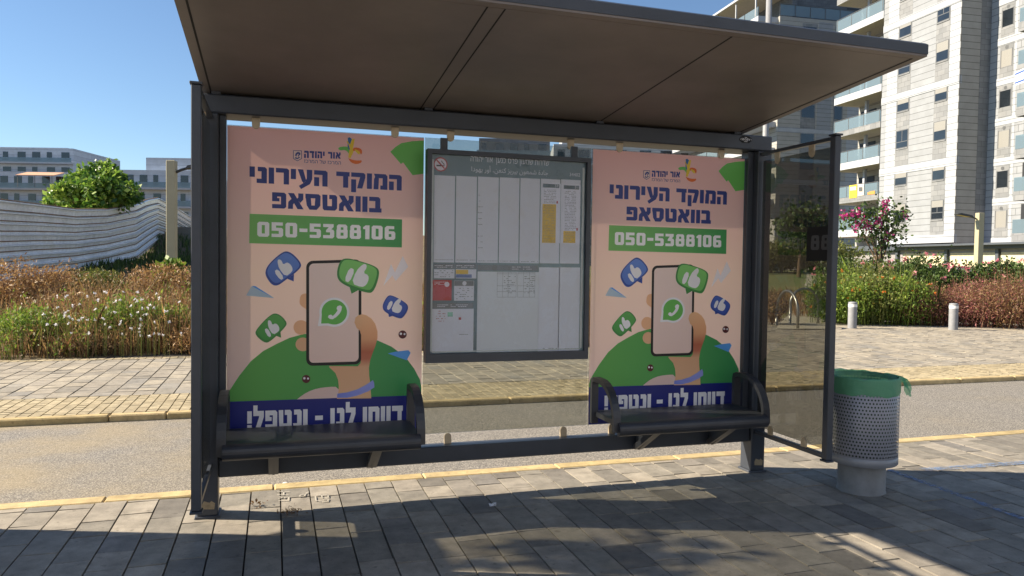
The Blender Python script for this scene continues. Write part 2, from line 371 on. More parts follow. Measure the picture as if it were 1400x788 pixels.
# ================================================================ LETTERS
BOLD = {
 'ה': (8, [[(0,10),(6.9,10),(8,8.9),(8,0),(4.9,0),(4.9,7.2),(0,7.2)], [(0,5.6),(3,5.6),(3,0),(0,0)]]),
 'מ': (8.6, [[(.2,10),(7.4,10),(8.6,8.8),(8.6,0),(4.2,0),(4.2,2.6),(5.6,2.6),(5.6,7.3),(3.3,7.3),(3.0,0),(0,0),(.3,6.6),(.9,8)]]),
 'ו': (3.1, [[(0,0),(3.1,0),(3.1,10),(0,10)]]),
 'ק': (8.6, [[(0,10),(7.6,10),(8.6,9),(8.6,7),(6.8,0),(3.6,0),(5.4,7.2),(0,7.2)], [(0,5.6),(3,5.6),(3,-2.6),(0,-2.6)]]),
 'ד': (8, [[(0,10),(8,10),(8,7.2),(7.2,7.2),(7.2,0),(4.1,0),(4.1,7.2),(0,7.2)]]),
 'ע': (8.6, [[(5.3,10),(8.5,10),(8.5,4),(7.2,1),(2,-2.4),(.7,-.4),(4.2,2),(5.3,4.5)], [(0,10),(3.2,10),(4.9,3.4),(3.6,1.2),(2.5,2.6)]]),
 'י': (3, [[(0,3.6),(3,3.6),(3,10),(0,10)]]),
 'ר': (7.6, [[(0,10),(6.5,10),(7.6,8.9),(7.6,0),(4.5,0),(4.5,7.2),(0,7.2)]]),
 'נ': (5.8, [[(.6,10),(4.7,10),(5.8,8.9),(5.8,0),(0,0),(0,2.7),(2.7,2.7),(2.7,7.3),(.6,7.3)]]),
 'ב': (7.6, [[(0,10),(5.7,10),(6.8,8.9),(6.8,2.7),(7.6,2.7),(7.6,0),(0,0),(0,2.7),(3.7,2.7),(3.7,7.3),(0,7.3)]]),
 'א': (9, [[(0,10),(3.4,10),(9,0),(5.5,0)], [(5.9,10),(8.8,10),(8.8,6.2),(7,3.9),(5.2,6.6),(5.9,7.4)], [(0,0),(2.9,0),(2.9,2.8),(4.2,4.6),(2.6,7.0),(.2,4.4)]]),
 'ט': (8.8, [[(0,10),(3,10),(3.1,2.8),(5.7,2.8),(5.7,7.3),(4.1,7.3),(4.1,10),(7.7,10),(8.8,8.9),(8.8,1.4),(7.5,0),(1.2,0),(.3,1)]]),
 'ס': (8.8, [[(0,10),(7.7,10),(8.8,8.9),(8.8,7.3),(0,7.3)], [(.2,7.3),(3.2,7.3),(3.5,2.7),(.8,2.7)], [(5.7,7.3),(8.8,7.3),(8.7,2.7),(5.4,2.7)], [(.8,2.7),(8.7,2.7),(6.6,0),(2.4,0)]]),
 'פ': (8, [[(0,10),(6.9,10),(8,8.9),(8,1.1),(6.9,0),(0,0),(0,2.6),(5,2.6),(5,7.4),(2.9,7.4),(2.9,6.5),(4.2,6.5),(4.2,4.4),(0,4.4)]]),
 'ח': (8, [[(0,10),(6.9,10),(8,8.9),(8,0),(5,0),(5,7.3),(3,7.3),(3,0),(0,0)]]),
 'ל': (7, [[(0,13),(2.8,13),(2.8,10),(7,10),(7,6.6),(4.4,0),(1.2,0),(3.8,6.6),(3.8,7.3),(0,7.3)]]),
 '!': (3, [[(0,3.4),(3,3.4),(3,10),(0,10)], [(0,0),(3,0),(3,2.6),(0,2.6)]]),
 '-': (5.4, [[(0,3.9),(5.4,3.9),(5.4,6.3),(0,6.3)]]), ' ': (3.2, []),
 '0': (7.8, [[(0,8.9),(1.1,10),(6.7,10),(7.8,8.9),(7.8,7.8),(0,7.8)], [(0,7.8),(2.9,7.8),(2.9,2.2),(0,2.2)], [(4.9,7.8),(7.8,7.8),(7.8,2.2),(4.9,2.2)], [(0,2.2),(7.8,2.2),(7.8,1.1),(6.7,0),(1.1,0),(0,1.1)]]),
 '5': (7.6, [[(0,10),(7.4,10),(7.4,7.8),(2.9,7.8),(2.9,6.3),(6.6,6.3),(7.6,5.2),(7.6,1.1),(6.5,0),(0,0),(0,2.2),(4.7,2.2),(4.7,4.2),(0,4.2)]]),
 '3': (7.6, [[(0,10),(7.2,10),(7.2,8),(5.6,6.3),(7,6.0),(7.6,5),(7.6,1.1),(6.5,0),(0,0),(0,2.2),(4.7,2.2),(4.7,4.2),(2,4.2),(2,5.6),(3.8,7.8),(0,7.8)]]),
 '8': (7.8, [[(.3,8.9),(1.4,10),(6.4,10),(7.5,8.9),(7.5,8),(.3,8)], [(.3,8),(3,8),(3,6.2),(.3,6.2)], [(4.8,8),(7.5,8),(7.5,6.2),(4.8,6.2)], [(0,6.2),(7.8,6.2),(7.8,4.2),(0,4.2)], [(0,4.2),(2.9,4.2),(2.9,2.1),(0,2.1)], [(4.9,4.2),(7.8,4.2),(7.8,2.1),(4.9,2.1)], [(0,2.1),(7.8,2.1),(7.8,1.1),(6.7,0),(1.1,0),(0,1.1)]]),
 '1': (4.5, [[(0,8.6),(1.8,10),(4.5,10),(4.5,0),(1.5,0),(1.5,7.2),(0,7.2)]]),
 '6': (7.6, [[(0,8.6),(1.4,10),(6.8,10),(6.8,7.8),(0,7.8)], [(0,7.8),(2.9,7.8),(2.9,1.1),(1,0),(0,1.1)], [(2.9,6.2),(6.6,6.2),(7.6,5.1),(7.6,4.2),(2.9,4.2)], [(4.8,4.2),(7.6,4.2),(7.6,2.1),(4.8,2.1)], [(1,0),(2.9,2.1),(7.6,2.1),(7.6,1.1),(6.5,0)]]),
}
def bold_text(mbs, s, x0, x1, zb0, zb1, h0, h1, y, space=1.0, rtl=True):
    """block letters between x0 and x1; baseline and height given at both ends (they agree on a true plane)"""
    order = s[::-1] if rtl else s
    W = sum(BOLD[c][0] for c in order)+space*(len(order)-1); u = (x1-x0)/W; cx = 0
    mb = MB(); mbs.append(mb)
    for c in order:
        wd, polys = BOLD[c]
        if c == ' ': mb = MB(); mbs.append(mb)
        for i, pl in enumerate(polys):
            pts = []
            for px, pz in pl:
                t = (cx+px)/W; zb = zb0+(zb1-zb0)*t; h = h0+(h1-h0)*t
                pts.append((x0+t*(x1-x0), zb+pz/10*h))
            mb.flat(pts, y-i*.00008)
        cx += wd+space
TXT_CACHE = {}
def font_loops(s):
    """outline loops of a line of type in Blender's built-in fonts, unit size"""
    c = bpy.data.curves.new('t', 'FONT'); c.body = s; c.size = 1; c.resolution_u = 3
    o = bpy.data.objects.new('t', c); COL.objects.link(o); dg = bpy.context.evaluated_depsgraph_get()
    cu = o.evaluated_get(dg).to_curve(dg); loops = []
    for sp in cu.splines:
        pts = []
        if sp.type == 'BEZIER':
            bp = sp.bezier_points; n = len(bp)
            for i in range(n):
                a, b = bp[i], bp[(i+1) % n]
                for j in range(3):
                    t = j/3; q = a.co*(1-t)**3+3*a.handle_right*t*(1-t)**2+3*b.handle_left*t*t*(1-t)+b.co*t**3
                    if not pts or (Vector(pts[-1])-Vector((q.x, q.y))).length > 1e-4: pts.append((q.x, q.y))
        else: pts = [(q.co.x, q.co.y) for q in sp.points]
        if len(pts) > 2: loops.append(pts)
    o.to_curve_clear(); bpy.data.objects.remove(o); bpy.data.curves.remove(c); return loops
def area(p): return sum(p[i][0]*p[(i+1) % len(p)][1]-p[(i+1) % len(p)][0]*p[i][1] for i in range(len(p)))/2
def inside(pt, p):
    x, y = pt; r = False
    for i in range(len(p)):
        (x1, y1), (x2, y2) = p[i], p[i-1]
        if (y1 > y) != (y2 > y) and x < (x2-x1)*(y-y1)/(y2-y1)+x1: r = not r
    return r
def type_text(mb, s, x0, x1, zb, y, height=None, right=False, maxh=None):
    """built-in type fitted between x0 and x1 on baseline zb; height scales z"""
    loops = font_loops(s)
    if not loops: return
    xs = [q[0] for l in loops for q in l]; zs = [q[1] for l in loops for q in l]; u = (x1-x0)/(max(xs)-min(xs))
    v = height/(max(zs)-min(zs)) if height else u
    mn = min(xs); base = min(zs) if height else 0
    big = max(loops, key=lambda l: abs(area(l))); sg = 1 if area(big) > 0 else -1
    outer = [l for l in loops if area(l)*sg > 0]; holes = [l for l in loops if area(l)*sg <= 0]
    for i, l in enumerate(outer):
        hs = [h for h in holes if inside(h[0], l)]
        sets = [[Vector((a, b, 0)) for a, b in q] for q in [l]+hs]; flat = [q for st in sets for q in st]
        tri = tessellate_polygon(sets)
        mb.add([(x0+(q.x-mn)*u, y-(i % 3)*.00008, zb+(q.y-base)*v) for q in flat], [tuple(t) for t in tri])
def rtl(s): return s[::-1]
def chaikin(p, n=2):
    for _ in range(n):
        q = []
        for i in range(len(p)):
            a, b = p[i], p[(i+1) % len(p)]
            q += [(a[0]*.75+b[0]*.25, a[1]*.75+b[1]*.25), (a[0]*.25+b[0]*.75, a[1]*.25+b[1]*.75)]
        p = q
    return p
def circ(cx, cy, r, n=28, ry=None): return [(cx+r*math.cos(2*math.pi*i/n), cy+(ry or r)*math.sin(2*math.pi*i/n)) for i in range(n)]
#INSERT
# ================================================================ BUS SHELTER
YB, YG = 4.60, 4.70
sh = thing('bus_shelter', 'dark grey steel bus shelter with flat cantilever roof and tinted glass walls', 'bus shelter', (1.5, 4.67, 0))
def S(mb, name, mat, parent=sh, smooth=False):
    """shelter part authored in world metres"""
    off = Vector((1.5, 4.67, 0)); mb.v = [tuple(Vector(v)-off) for v in mb.v]; return mb.build(name, mat, parent, smooth)
for x0, x1 in ((-.425, -.31), (3.31, 3.425)):
    po = S(MB().box(x0, x1, 4.60, 4.735, .012, 2.334, .006), 'post', M['steel'])
    S(MB().box(x0-.012, x1+.012, 4.588, 4.747, -.02, .014, .004), 'foot_plate', M['steel2'], po)
    S(MB().prism([(x0+.03, .055), (x0+.095, .05), (x0+.1, .085), (x0+.08, .1), (x0+.07, .09), (x0+.04, .102), (x0+.028, .08)], 4.5985, 4.6), 'worn_patch', M['concrete'], po)
for x0, x1 in ((-.309, -.272), (3.262, 3.309)):
    S(MB().box(x0, x1, 4.655, 4.74, .33, 2.334, .003), 'glazing_frame', M['steel'])
bm_ = S(MB().box(-.425, 3.425, 4.60, 4.83, 2.336, 2.443, .008), 'beam', M['steel'])
S(MB().box(-.309, 3.309, 4.625, 4.72, .225, .329, .006), 'bottom_rail', M['steel'])
for x0, x1 in ((-.268, .898), (.905, 2.05), (2.056, 3.258)):
    S(MB().box(x0, x1, YG, YG+.008, .396, 2.29), 'glass_panel', M['bglass'])
def tab(x, zc, up, y0=4.682, y1=4.698, w=.046, ln=.045):
    pts = [(x-w/2, zc)]+[(x+w/2*math.cos(math.pi+i*math.pi/8), zc-ln+w/2*math.sin(math.pi+i*math.pi/8)) for i in range(9)]+[(x+w/2, zc)]
    if up: pts = [(a, 2*zc-b) for a, b in pts]
    return MB().prism(pts, y0, y1)
for px, py in ((350, 165), (540, 180), (616, 186), (780, 200), (847, 203), (986, 213)):
    c = S(tab(at_y(px, py, 4.69).x, 2.336, False, w=.046, ln=.04), 'glass_clip', M['clip'])
for px, py in ((363, 622), (536, 609), (612, 603), (770, 592), (836, 588), (975, 580)):
    S(tab(at_y(px, py, 4.69).x, .33, True), 'glass_clip', M['clip'])
# roof: tilted up towards the street
def rz(y): return 2.462+.09*(4.75-y)
RX0, RX1, RY0, RY1 = -.404, 3.222, 3.07, 5.02
roof = S(MB().prism_x([(RY0, rz(RY0)), (RY1, rz(RY1)), (RY1, rz(RY1)+.055), (RY0+.02, rz(RY0)+.062), (RY0, rz(RY0)+.05)], RX0, RX1), 'roof', M['steel'])
def soff(x0, x1, y0, y1, d, t, name, mat):
    """a strip just under the tilted roof"""
    mb = MB().prism_x([(y0, rz(y0)-d-t), (y1, rz(y1)-d-t), (y1, rz(y1)-d), (y0, rz(y0)-d)], x0, x1); return S(mb, name, mat, roof)
xs = [RX0+.055, .86, .945, 2.07, 2.085, RX1-.06]
soff(RX0+.002, RX0+.047, RY0+.004, RY1-.004, .0005, .010, 'edge_strip', M['soffit'])
soff(RX0+.055, .862, RY0+.05, RY1-.02, .0005, .010, 'soffit_sheet', M['soffit'])
soff(.868, .942, RY0+.12, RY1-.02, .0005, .010, 'soffit_sheet', M['soffit'])
soff(.948, 2.074, RY0+.05, RY1-.02, .0005, .010, 'soffit_sheet', M['soffit'])
soff(2.082, RX1-.062, RY0+.05, RY1-.02, .0005, .010, 'soffit_sheet', M['soffit'])
soff(RX1-.05, RX1-.002, RY0+.004, RY1-.004, .0005, .010, 'edge_strip', M['soffit'])
soff(RX0+.05, RX1-.05, RY0+.003, RY0+.046, .0008, .010, 'edge_strip', M['soffit'])
soff(.863, .941, RY0+.05, RY0+.118, .0006, .0102, 'soffit_sheet', M['soffit'])
for x0, x1 in ((RX0+.046, RX0+.056), (.861, .869), (.941, .949), (2.073, 2.083), (RX1-.064, RX1-.049)): soff(x0, x1, RY0+.05, RY1-.02, .0108, .0006, 'seam_gap', M['black'])
for x in (-.33, .905, 2.07, 3.14):
    S(MB().prism_x([(4.62, 2.4435), (4.80, 2.4435), (4.80, 2.449), (4.70, rz(4.7)-.012), (4.62, rz(4.62)-.012)], x-.02, x+.03), 'roof_bracket', M['steel'])
S(MB().box(1.0, 1.05, 4.63, 4.68, 2.4435, 2.452), 'roof_bolt', M['black'])
# side panels
for X, sgn in ((-.38, 1), (3.32, 1)):
    fr = MB().box(X, X+.045, 3.84, 3.89, .285, 2.325, .004)
    fr.box(X-.006, X+.051, 3.832, 3.897, 2.326, 2.338, .002).box(X-.006, X+.051, 3.832, 3.897, .272, .284, .002)
    fr.box(X+.006, X+.04, 3.892, 4.598, 2.300, 2.322).box(X+.006, X+.04, 3.892, 4.598, .288, .318, .003)
    f_ = S(fr, 'side_frame', M['steel'])
    S(MB().box(X+.02, X+.028, 3.905, 4.585, .345, 2.262), 'side_glass', M['sglass'])
    for yy in (4.07, 4.42):
        for z0, z1 in ((2.262-.035, 2.3), (.316, .375)):
            pts = [(yy-.025, z0 if z0 > 1 else z0), (yy+.025, z0), (yy+.025, z1), (yy-.025, z1)]
            if z0 > 1: pts = [(yy-.025, 2.3)]+[(yy+.025*math.cos(math.pi+i*math.pi/6), 2.25+.03*math.sin(math.pi+i*math.pi/6)) for i in range(7)]+[(yy+.025, 2.3)]
            else: pts = [(yy+.025, .318)]+[(yy+.025*math.cos(i*math.pi/6), .35+.03*math.sin(i*math.pi/6)) for i in range(7)]+[(yy-.025, .318)]
            S(MB().prism_x(pts, X+.008, X+.0185), 'panel_clip', M['clip'], f_)
# thin black box with grey "88" digits against the right side glass
nb = MB(); a0, a1 = at_y(1104, 310, 4.0), at_y(1137, 357, 4.0)
X88 = 3.338
def onx(px, py, X): d = ray(px, py); return EYEV+d*(X/d.x)
q0, q1, q2 = onx(1104, 311, X88), onx(1138, 311, X88), onx(1104, 357, X88)
pl = S(MB().box(X88-.003, X88+.0005, q1.y, q0.y, q2.z, q0.z), 'number_box', M['black'])
bt = MB()
for k_, (u0, u1) in enumerate(((.18, .52), (.60, .94))):
    ya, yb = q0.y+(q1.y-q0.y)*u0, q0.y+(q1.y-q0.y)*u1; zt, zb = q0.z-.25*(q0.z-q2.z), q0.z-.68*(q0.z-q2.z)
    wd, polys = BOLD['8']
    for i, P in enumerate(polys):
        tri = tessellate_polygon([[Vector((a, b, 0)) for a, b in P]])
        bt.add([(X88-.0034, ya+(yb-ya)*a/wd, zb+(zt-zb)*b/10) for a, b in P], [tuple(t) for t in tri])
S(bt, 'number_lettering', plain('dim_grey_ink', '#4a4a4c', .7), pl)
# maker's badge on the beam
bc = at_y(1019.5, 191, 4.599); bw, bh = .052, .024
bd = S(MB().prism([(bc.x-bw, bc.z+.006), (bc.x-bw*.55, bc.z+bh), (bc.x+bw*.55, bc.z+bh), (bc.x+bw, bc.z+.006), (bc.x+bw, bc.z-.006), (bc.x+bw*.55, bc.z-bh), (bc.x-bw*.55, bc.z-bh), (bc.x-bw, bc.z-.006)], 4.5975, 4.5998), 'maker_badge', M['black'])
tb = MB(); type_text(tb, 'SEGEV', bc.x-bw*.7, bc.x+bw*.7, bc.z-.007, 4.597, .015); S(tb, 'badge_lettering', M['white'], bd)
tb = MB()
for a in (-.85, .85): tb.flat(circ(bc.x+bw*a, bc.z, .0025, 8), 4.597)
tb.flat([(bc.x-.01, bc.z+.013), (bc.x+.01, bc.z+.013), (bc.x+.01, bc.z+.0155), (bc.x-.01, bc.z+.0155)], 4.597).flat([(bc.x-.014, bc.z-.0165), (bc.x+.014, bc.z-.0165), (bc.x+.014, bc.z-.014), (bc.x-.014, bc.z-.014)], 4.597)
S(tb, 'badge_mark', M['white'], bd)

# ================================================================ POSTERS (two prints of one sheet)
PX0, PZ0, PW, PH, PY = -.268, .40, 1.164, 1.884, 4.694
O = Vector((PX0, PY, PZ0))
def L(px, py): q = at_y(px, py, PY)-O; return (min(max(q.x, 0), PW), q.z)
def LL(pts): return [L(*p) for p in pts]
def Z1(sc, ox, oy): return lambda pts: [L(ox+x/sc, oy+y/sc) for x, y in pts]
A3, A4, A5, A6 = Z1(5.253, 330, 330), Z1(5.629, 440, 340), Z1(3.284, 290, 160), Z1(2.814, 290, 320)
poster = thing('advertising_poster', 'pink printed poster with phone and hand behind the left bench', 'poster', O)
MI = {
 'sheet': printed('ink_pink_sheet', '#f6d2ce', [(.3, '#fad9cf'), (.55, '#fcdbcc'), (.75, '#fad0c8'), (1, '#f6c0be')], 'Z', 0, PH, .3, .34),
 'green': printed('ink_green', '#4aa35e', '#82c46c', 'X', 1.0, 0.1), 'greenw': printed('ink_leaf_green', '#6cc05a'),
 'hill': printed('ink_hill_green', '#62b056', '#3a9658', 'X', .15, 1.1),
 'band': printed('ink_deep_navy', '#1b2680'), 'lump': printed('ink_dusty_pink', '#efd0c8'),
 'phone': printed('ink_black', '#1c1a1c'), 'screen': printed('ink_screen_pink', '#f8d8cd', '#fbe2da', 'Z', .5, 1.1),
 'hand': printed('ink_skin', '#f0c096', [(.10, '#f0bd94'), (.32, '#e8b48c'), (.40, '#c8765a'), (.47, '#c0694c'), (.6, '#e6a87c'), (.85, '#f2c294'), (1, '#f4c89c')], 'Z', .24, .87),
 'finger': printed('ink_finger', '#f0bc92'), 'bracelet': printed('ink_bracelet', '#6a80e2', '#9aa4ee', 'X', .55, .8),
 'bub_g': printed('ink_bubble_green', '#4aa34c', '#8ad474', 'Z', 0.62, 1.08), 'bub_gd': printed('ink_bubble_green_rim', '#44924a'),
 'bub_b': printed('ink_bubble_blue', '#3a56b8', '#6a90de', 'Z', .75, 1.12), 'bub_bd': printed('ink_bubble_blue_rim', '#3350a6'),
 'lilac': printed('ink_pale_lilac', '#f8f4fc'), 'paleblue': printed('ink_pale_blue', '#b9cfe2', '#8fb6da', 'X', .15, .4), 'sky': printed('ink_sky_blue', '#5aa6f4'),
 'maroon': printed('ink_maroon', '#5b1f26'), 'yellow': printed('ink_yellow', '#e8c838'), 'orange': printed('ink_orange', '#e0702c'),
 'blue': printed('ink_blue', '#2f6ea8'), 'cardw': printed('ink_bright_white', '#f2f0f4', trans=.06),
}
NP = [0]
def art(name, polys, mat, lvl, parent=None):
    mb = MB()
    for i, p in enumerate(polys): mb.flat(p, -.0022-lvl*.00035-i*.00006)
    return mb.build(name, MI.get(mat) or M[mat], parent or poster)
MB().add([(0, -.0018, 0), (PW, -.0018, 0), (PW, -.0018, PH), (0, -.0018, PH)], [(0, 1, 2, 3)]).build('poster_sheet', MI['sheet'], poster)
art('printed_wedge', [LL([(533.6,207.8),(541,201),(548.8,196),(563,193.5),(581,192.5),(581,238),(564,239.8),(551,222.4),(548,224.5)])], 'greenw', 1)
hill = LL([(305,560),(305,545),(312,537)]+[(327,514),(343,494),(360,480),(379,470),(396,462),(415,457),(440,454),(470,455),(495,459),(517,466),(535,474),(546,482),(557,492),(566,504),(574,519),(582,530),(582,560)])
art('printed_hill', [hill], 'hill', 1)
art('printed_mound', [chaikin(LL([(400,552),(407,545),(420,536),(434,531),(450,529),(462,529),(468,545),(465,552)]), 1)], 'lump', 2)
art('slogan_band', [LL([(300,549.8),(316.3,549.2),(558.3,541),(585,540)])[0:1]+[]+[(PW, L(579,540.2)[1]), (PW, .0), (0, .0)]], 'band', 3)
# lettering
def lines(name, txt, mat, lvl, l_top, l_bot, r_top, r_bot, space=1.0, rt=True, top_h=1.0):
    mbs = []; a, b, c, d = L(*l_top), L(*l_bot), L(*r_top), L(*r_bot)
    bold_text(mbs, txt, (a[0]+b[0])/2, (c[0]+d[0])/2, b[1], d[1], a[1]-b[1], c[1]-d[1], -.0022-lvl*.00035, space, rt)
    for mb in mbs: mb.build(name, M.get(mat) or MI[mat], poster)
lines('headline_lettering', 'המוקד העירוני', 'navy', 2, (340.9, 227.6), (341.5, 249.8), (549.3, 240), (549, 261))
lines('headline_lettering', 'בוואטסאפ', 'navy', 2, (371.8, 263), (372.2, 284.8), (521.6, 270), (521.6, 291))
art('number_band', [LL([(341.3, 292.5), (549.6, 300.2), (549.3, 338.6), (340.8, 332.8)])], 'green', 2)
lines('number_lettering', '050-5388106', 'white', 3, (351.8, 303.3), (351.8, 323.7), (540.3, 309.6), (540.3, 328.3), 1.5, False)
lines('slogan_lettering', 'דווחו לנו - ונטפל!', 'cardw', 4, (338, 562.5), (338, 588), (550.5, 554.5), (550.5, 580), 1.0)
lines('city_lettering', 'אור יהודה', 'navy', 2, (415.8, 206.3), (415.8, 216.2), (465.8, 208.8), (465.8, 217.4), 1.3) if 'אור יהודה' and all(c in BOLD for c in 'אוריהדה ') else None
mb = MB(); a, b = L(415.8, 223.2), L(466, 225); type_text(mb, rtl('המרכז של המרכז'), a[0], b[0], (a[1]+b[1])/2, -.003, .024); mb.build('city_lettering', M['navy'], poster)
# crest
ca = Z1(6.57, 395, 180)
cr = [(38,170),(115,172),(116,245),(76,268),(38,245)]
art('city_crest', [ca(cr)], 'navy', 2)
art('crest_field', [ca([(43,175),(110,177),(111,242),(76,262),(43,242)])], 'lump', 3)
art('crest_figure', [ca(p) for p in ([(55,215),(62,195),(80,184),(100,190),(104,205),(96,216),(84,200),(72,210),(66,228)], [(50,240),(62,230),(76,240),(90,228),(102,234),(76,250)], [(84,206),(92,210),(90,226),(80,224)])], 'navy', 4)
# ribbon emblem
art('ribbon_green', [chaikin(ca([(440,155),(455,140),(500,134),(545,140),(555,190),(540,205),(525,180),(500,166),(460,172)]), 1)], 'greenw', 2)
art('ribbon_orange', [chaikin(ca([(570,160),(590,142),(640,150),(660,175),(650,215),(632,180),(600,172),(572,180)]), 1), chaikin(ca([(530,235),(545,245),(580,258),(625,262),(655,258),(650,282),(610,295),(575,288),(548,270)]), 1)], 'orange', 2)
art('ribbon_yellow', [ca([(517,90),(535,85),(580,180),(566,215)]), ca([(555,68),(590,66),(570,190),(556,240),(533,235)]), chaikin(ca([(585,165),(600,160),(642,185),(630,215)]), 1)], 'yellow', 3)
art('ribbon_blue', [ca([(528,58),(545,52),(566,70),(548,118),(530,92)]), ca([(530,100),(548,160),(538,170),(526,130)])], 'blue', 4)
# phone in a hand
def rrect(x0, y0, x1, y1, r, sk=0):
    pts = []
    for cx, cy, a0 in ((x1-r, y0+r, -90), (x1-r, y1-r, 0), (x0+r, y1-r, 90), (x0+r, y0+r, 180)):
        for i in range(7): a = R(a0+15*i); pts.append((cx+r*math.cos(a), cy+r*math.sin(a)))
    return [(x, y+sk*(x-x0)) for x, y in pts]
for pl_ in (chaikin(LL([(409,413),(411,403),(418,401),(422,403),(422,425),(417,422),(411,418)]), 2), LL(circ(411.5, 447.8, 10.3, 24, 10)), LL(circ(414, 471, 10, 24, 9.4))): art('printed_finger', [pl_], 'finger', 3)
art('printed_phone', [LL(rrect(418.6, 357, 494, 500.5, 9, -.03))], 'phone', 5)
art('phone_screen', [LL(rrect(422.6, 360.8, 490.2, 496.3, 6, -.03))], 'screen', 6)
hand = [(547,340),(551,322),(562,313),(577,309),(592,312),(612,325),(627,345),(636,375),(636,400),(628,430),(617,458),(608,485),(603,515),(604,545),(608,575),(612,632),(480,634),(486,605),(487,585),(484,560),(474,535),(452,514),(450,508),(560,509),(571,497),(573,480),(573,388),(568,372),(556,362)]
art('printed_hand', [A6(hand)], 'hand', 7)
art('printed_bracelet', [A6([(482,614),(520,609),(560,597),(595,578),(618,562),(623,572),(624,590),(600,605),(560,621),(520,630),(480,630)])], 'bracelet', 9)
# messenger emblem
wc = (457, 427)
def tailc(r, tip): return [(wc[0]+r*math.cos(R(a)), wc[1]+r*.97*math.sin(R(a))) for a in range(165, 165+311, 10)]+[(wc[0]+r*math.cos(R(122)), wc[1]+r*.97*math.sin(R(122)))]+[tip]
def balloon(r, tip): return [(wc[0]+r*math.cos(R(a)), wc[1]+r*.97*math.sin(R(a))) for a in range(170, 171+302, 8)]+[(wc[0]+r*.62*math.cos(R(118))-r*.2, wc[1]+r*.88)]+[tip]
art('emblem_ring', [LL(balloon(20.6, (434.5, 446)))], 'cardw', 8)
art('emblem_disc', [LL(balloon(17.4, (439, 442.5)))], 'greenw', 9)
hs = [(620,545),(628,530),(645,527),(655,537),(672,522),(690,498),(683,482),(690,466),(708,460),(722,470),(718,495),(705,520),(680,545),(655,560),(635,558)]
art('emblem_handset', [A3(hs)], 'cardw', 10)
# speech bubbles with thumbs
def thumb(cx, cy, s, ang):
    c_, s_ = math.cos(R(ang)), math.sin(R(ang)); out = []; s *= 1.15
    for P in ([(-1,-.75),(-.5,-.8),(-.42,.45),(-.95,.5)], [(-.3,-.78),(.65,-.8),(.95,-.5),(1.02,.0),(.85,.42),(.35,.45),(.5,1.0),(.3,1.28),(.05,1.15),(-.3,.42)]):
        P = chaikin(P, 1); out.append(LL([(cx+s*(x*c_-y*s_), cy-s*(x*s_+y*c_)) for x, y in P]))
    return out
def bubble(fn, body, tail, mid, rim, lvl, th):
    mb = MB(); mb.flat(chaikin(fn(body), 3), -.0022-lvl*.00035); mb.flat(fn(tail), -.0022-lvl*.00035-.0001)
    b = mb.build('speech_bubble', MI[rim], poster)
    pts = fn(body); cx = sum(p[0] for p in pts)/len(pts); cz = sum(p[1] for p in pts)/len(pts)
    art('bubble_face', [chaikin([(cx+(x-cx)*.9, cz+(z-cz)*.88+.004) for x, z in pts], 3)], mid, lvl+1, b)
    art('thumb_sign', thumb(*th), 'cardw', lvl+2, b)
bubble(A3, [(155,205),(290,75),(350,72),(428,150),(430,195),(310,285),(255,325),(205,305)], [(330,270),(378,235),(376,289)], 'bub_b', 'bub_bd', 3, (387.3, 369, 10.5, 38))
bubble(A3, [(98,640),(215,518),(270,520),(325,575),(325,610),(205,725),(165,730),(105,680)], [(225,670),(280,640),(286,693)], 'bub_g', 'bub_gd', 3, (371.6, 450, 8.6, 32))
bubble(A4, [(108,215),(135,95),(185,72),(270,90),(430,140),(445,200),(400,335),(350,345),(160,280)], [(212,290),(290,315),(228,348)], 'bub_g', 'bub_gd', 8, (489, 378, 13.5, -20))
bubble(A4, [(462,440),(500,368),(535,355),(655,420),(668,465),(625,535),(590,540),(480,490)], [(508,485),(560,515),(516,527)], 'bub_b', 'bub_bd', 3, (540, 419, 8.6, -22))
art('printed_bolt', [A4([(473,287),(532,120),(562,183),(622,58),(664,140),(568,250),(541,208)])], 'lilac', 3)
art('paper_plane', [A3([(35,390),(75,322),(235,408)])], 'paleblue', 3); art('plane_fold', [A3([(75,322),(100,322),(235,408)])], 'sky', 2)
Z5 = Z1(6.568, 390, 470)
art('paper_plane', [Z5([(920,88),(990,72),(1105,58),(1125,82),(1090,150)])], 'sky', 4)
art('plane_fold', [Z5([(920,88),(1125,82),(1090,150)])], 'blue', 3) if 0 else None
for cx, cy in ((550.3, 457.5), (418.5, 518.3)):
    b = art('printed_bead', [LL(circ(cx, cy, 5.6, 20))], 'maroon', 4)
    art('bead_glint', [LL(circ(cx-2.4, cy-1, 1.7, 10)), LL(circ(cx+2.6, cy-.6, 1.4, 10))], 'lilac', 5, b)
poster2 = copy_tree(poster); poster2.location = (2.058, PY, PZ0); poster2.scale = (1.2/PW, 1, 1)
poster2['label'] = 'pink printed poster with phone and hand behind the right bench'
for q in (poster, poster2): q['group'] = 'matching municipal posters in the shelter'

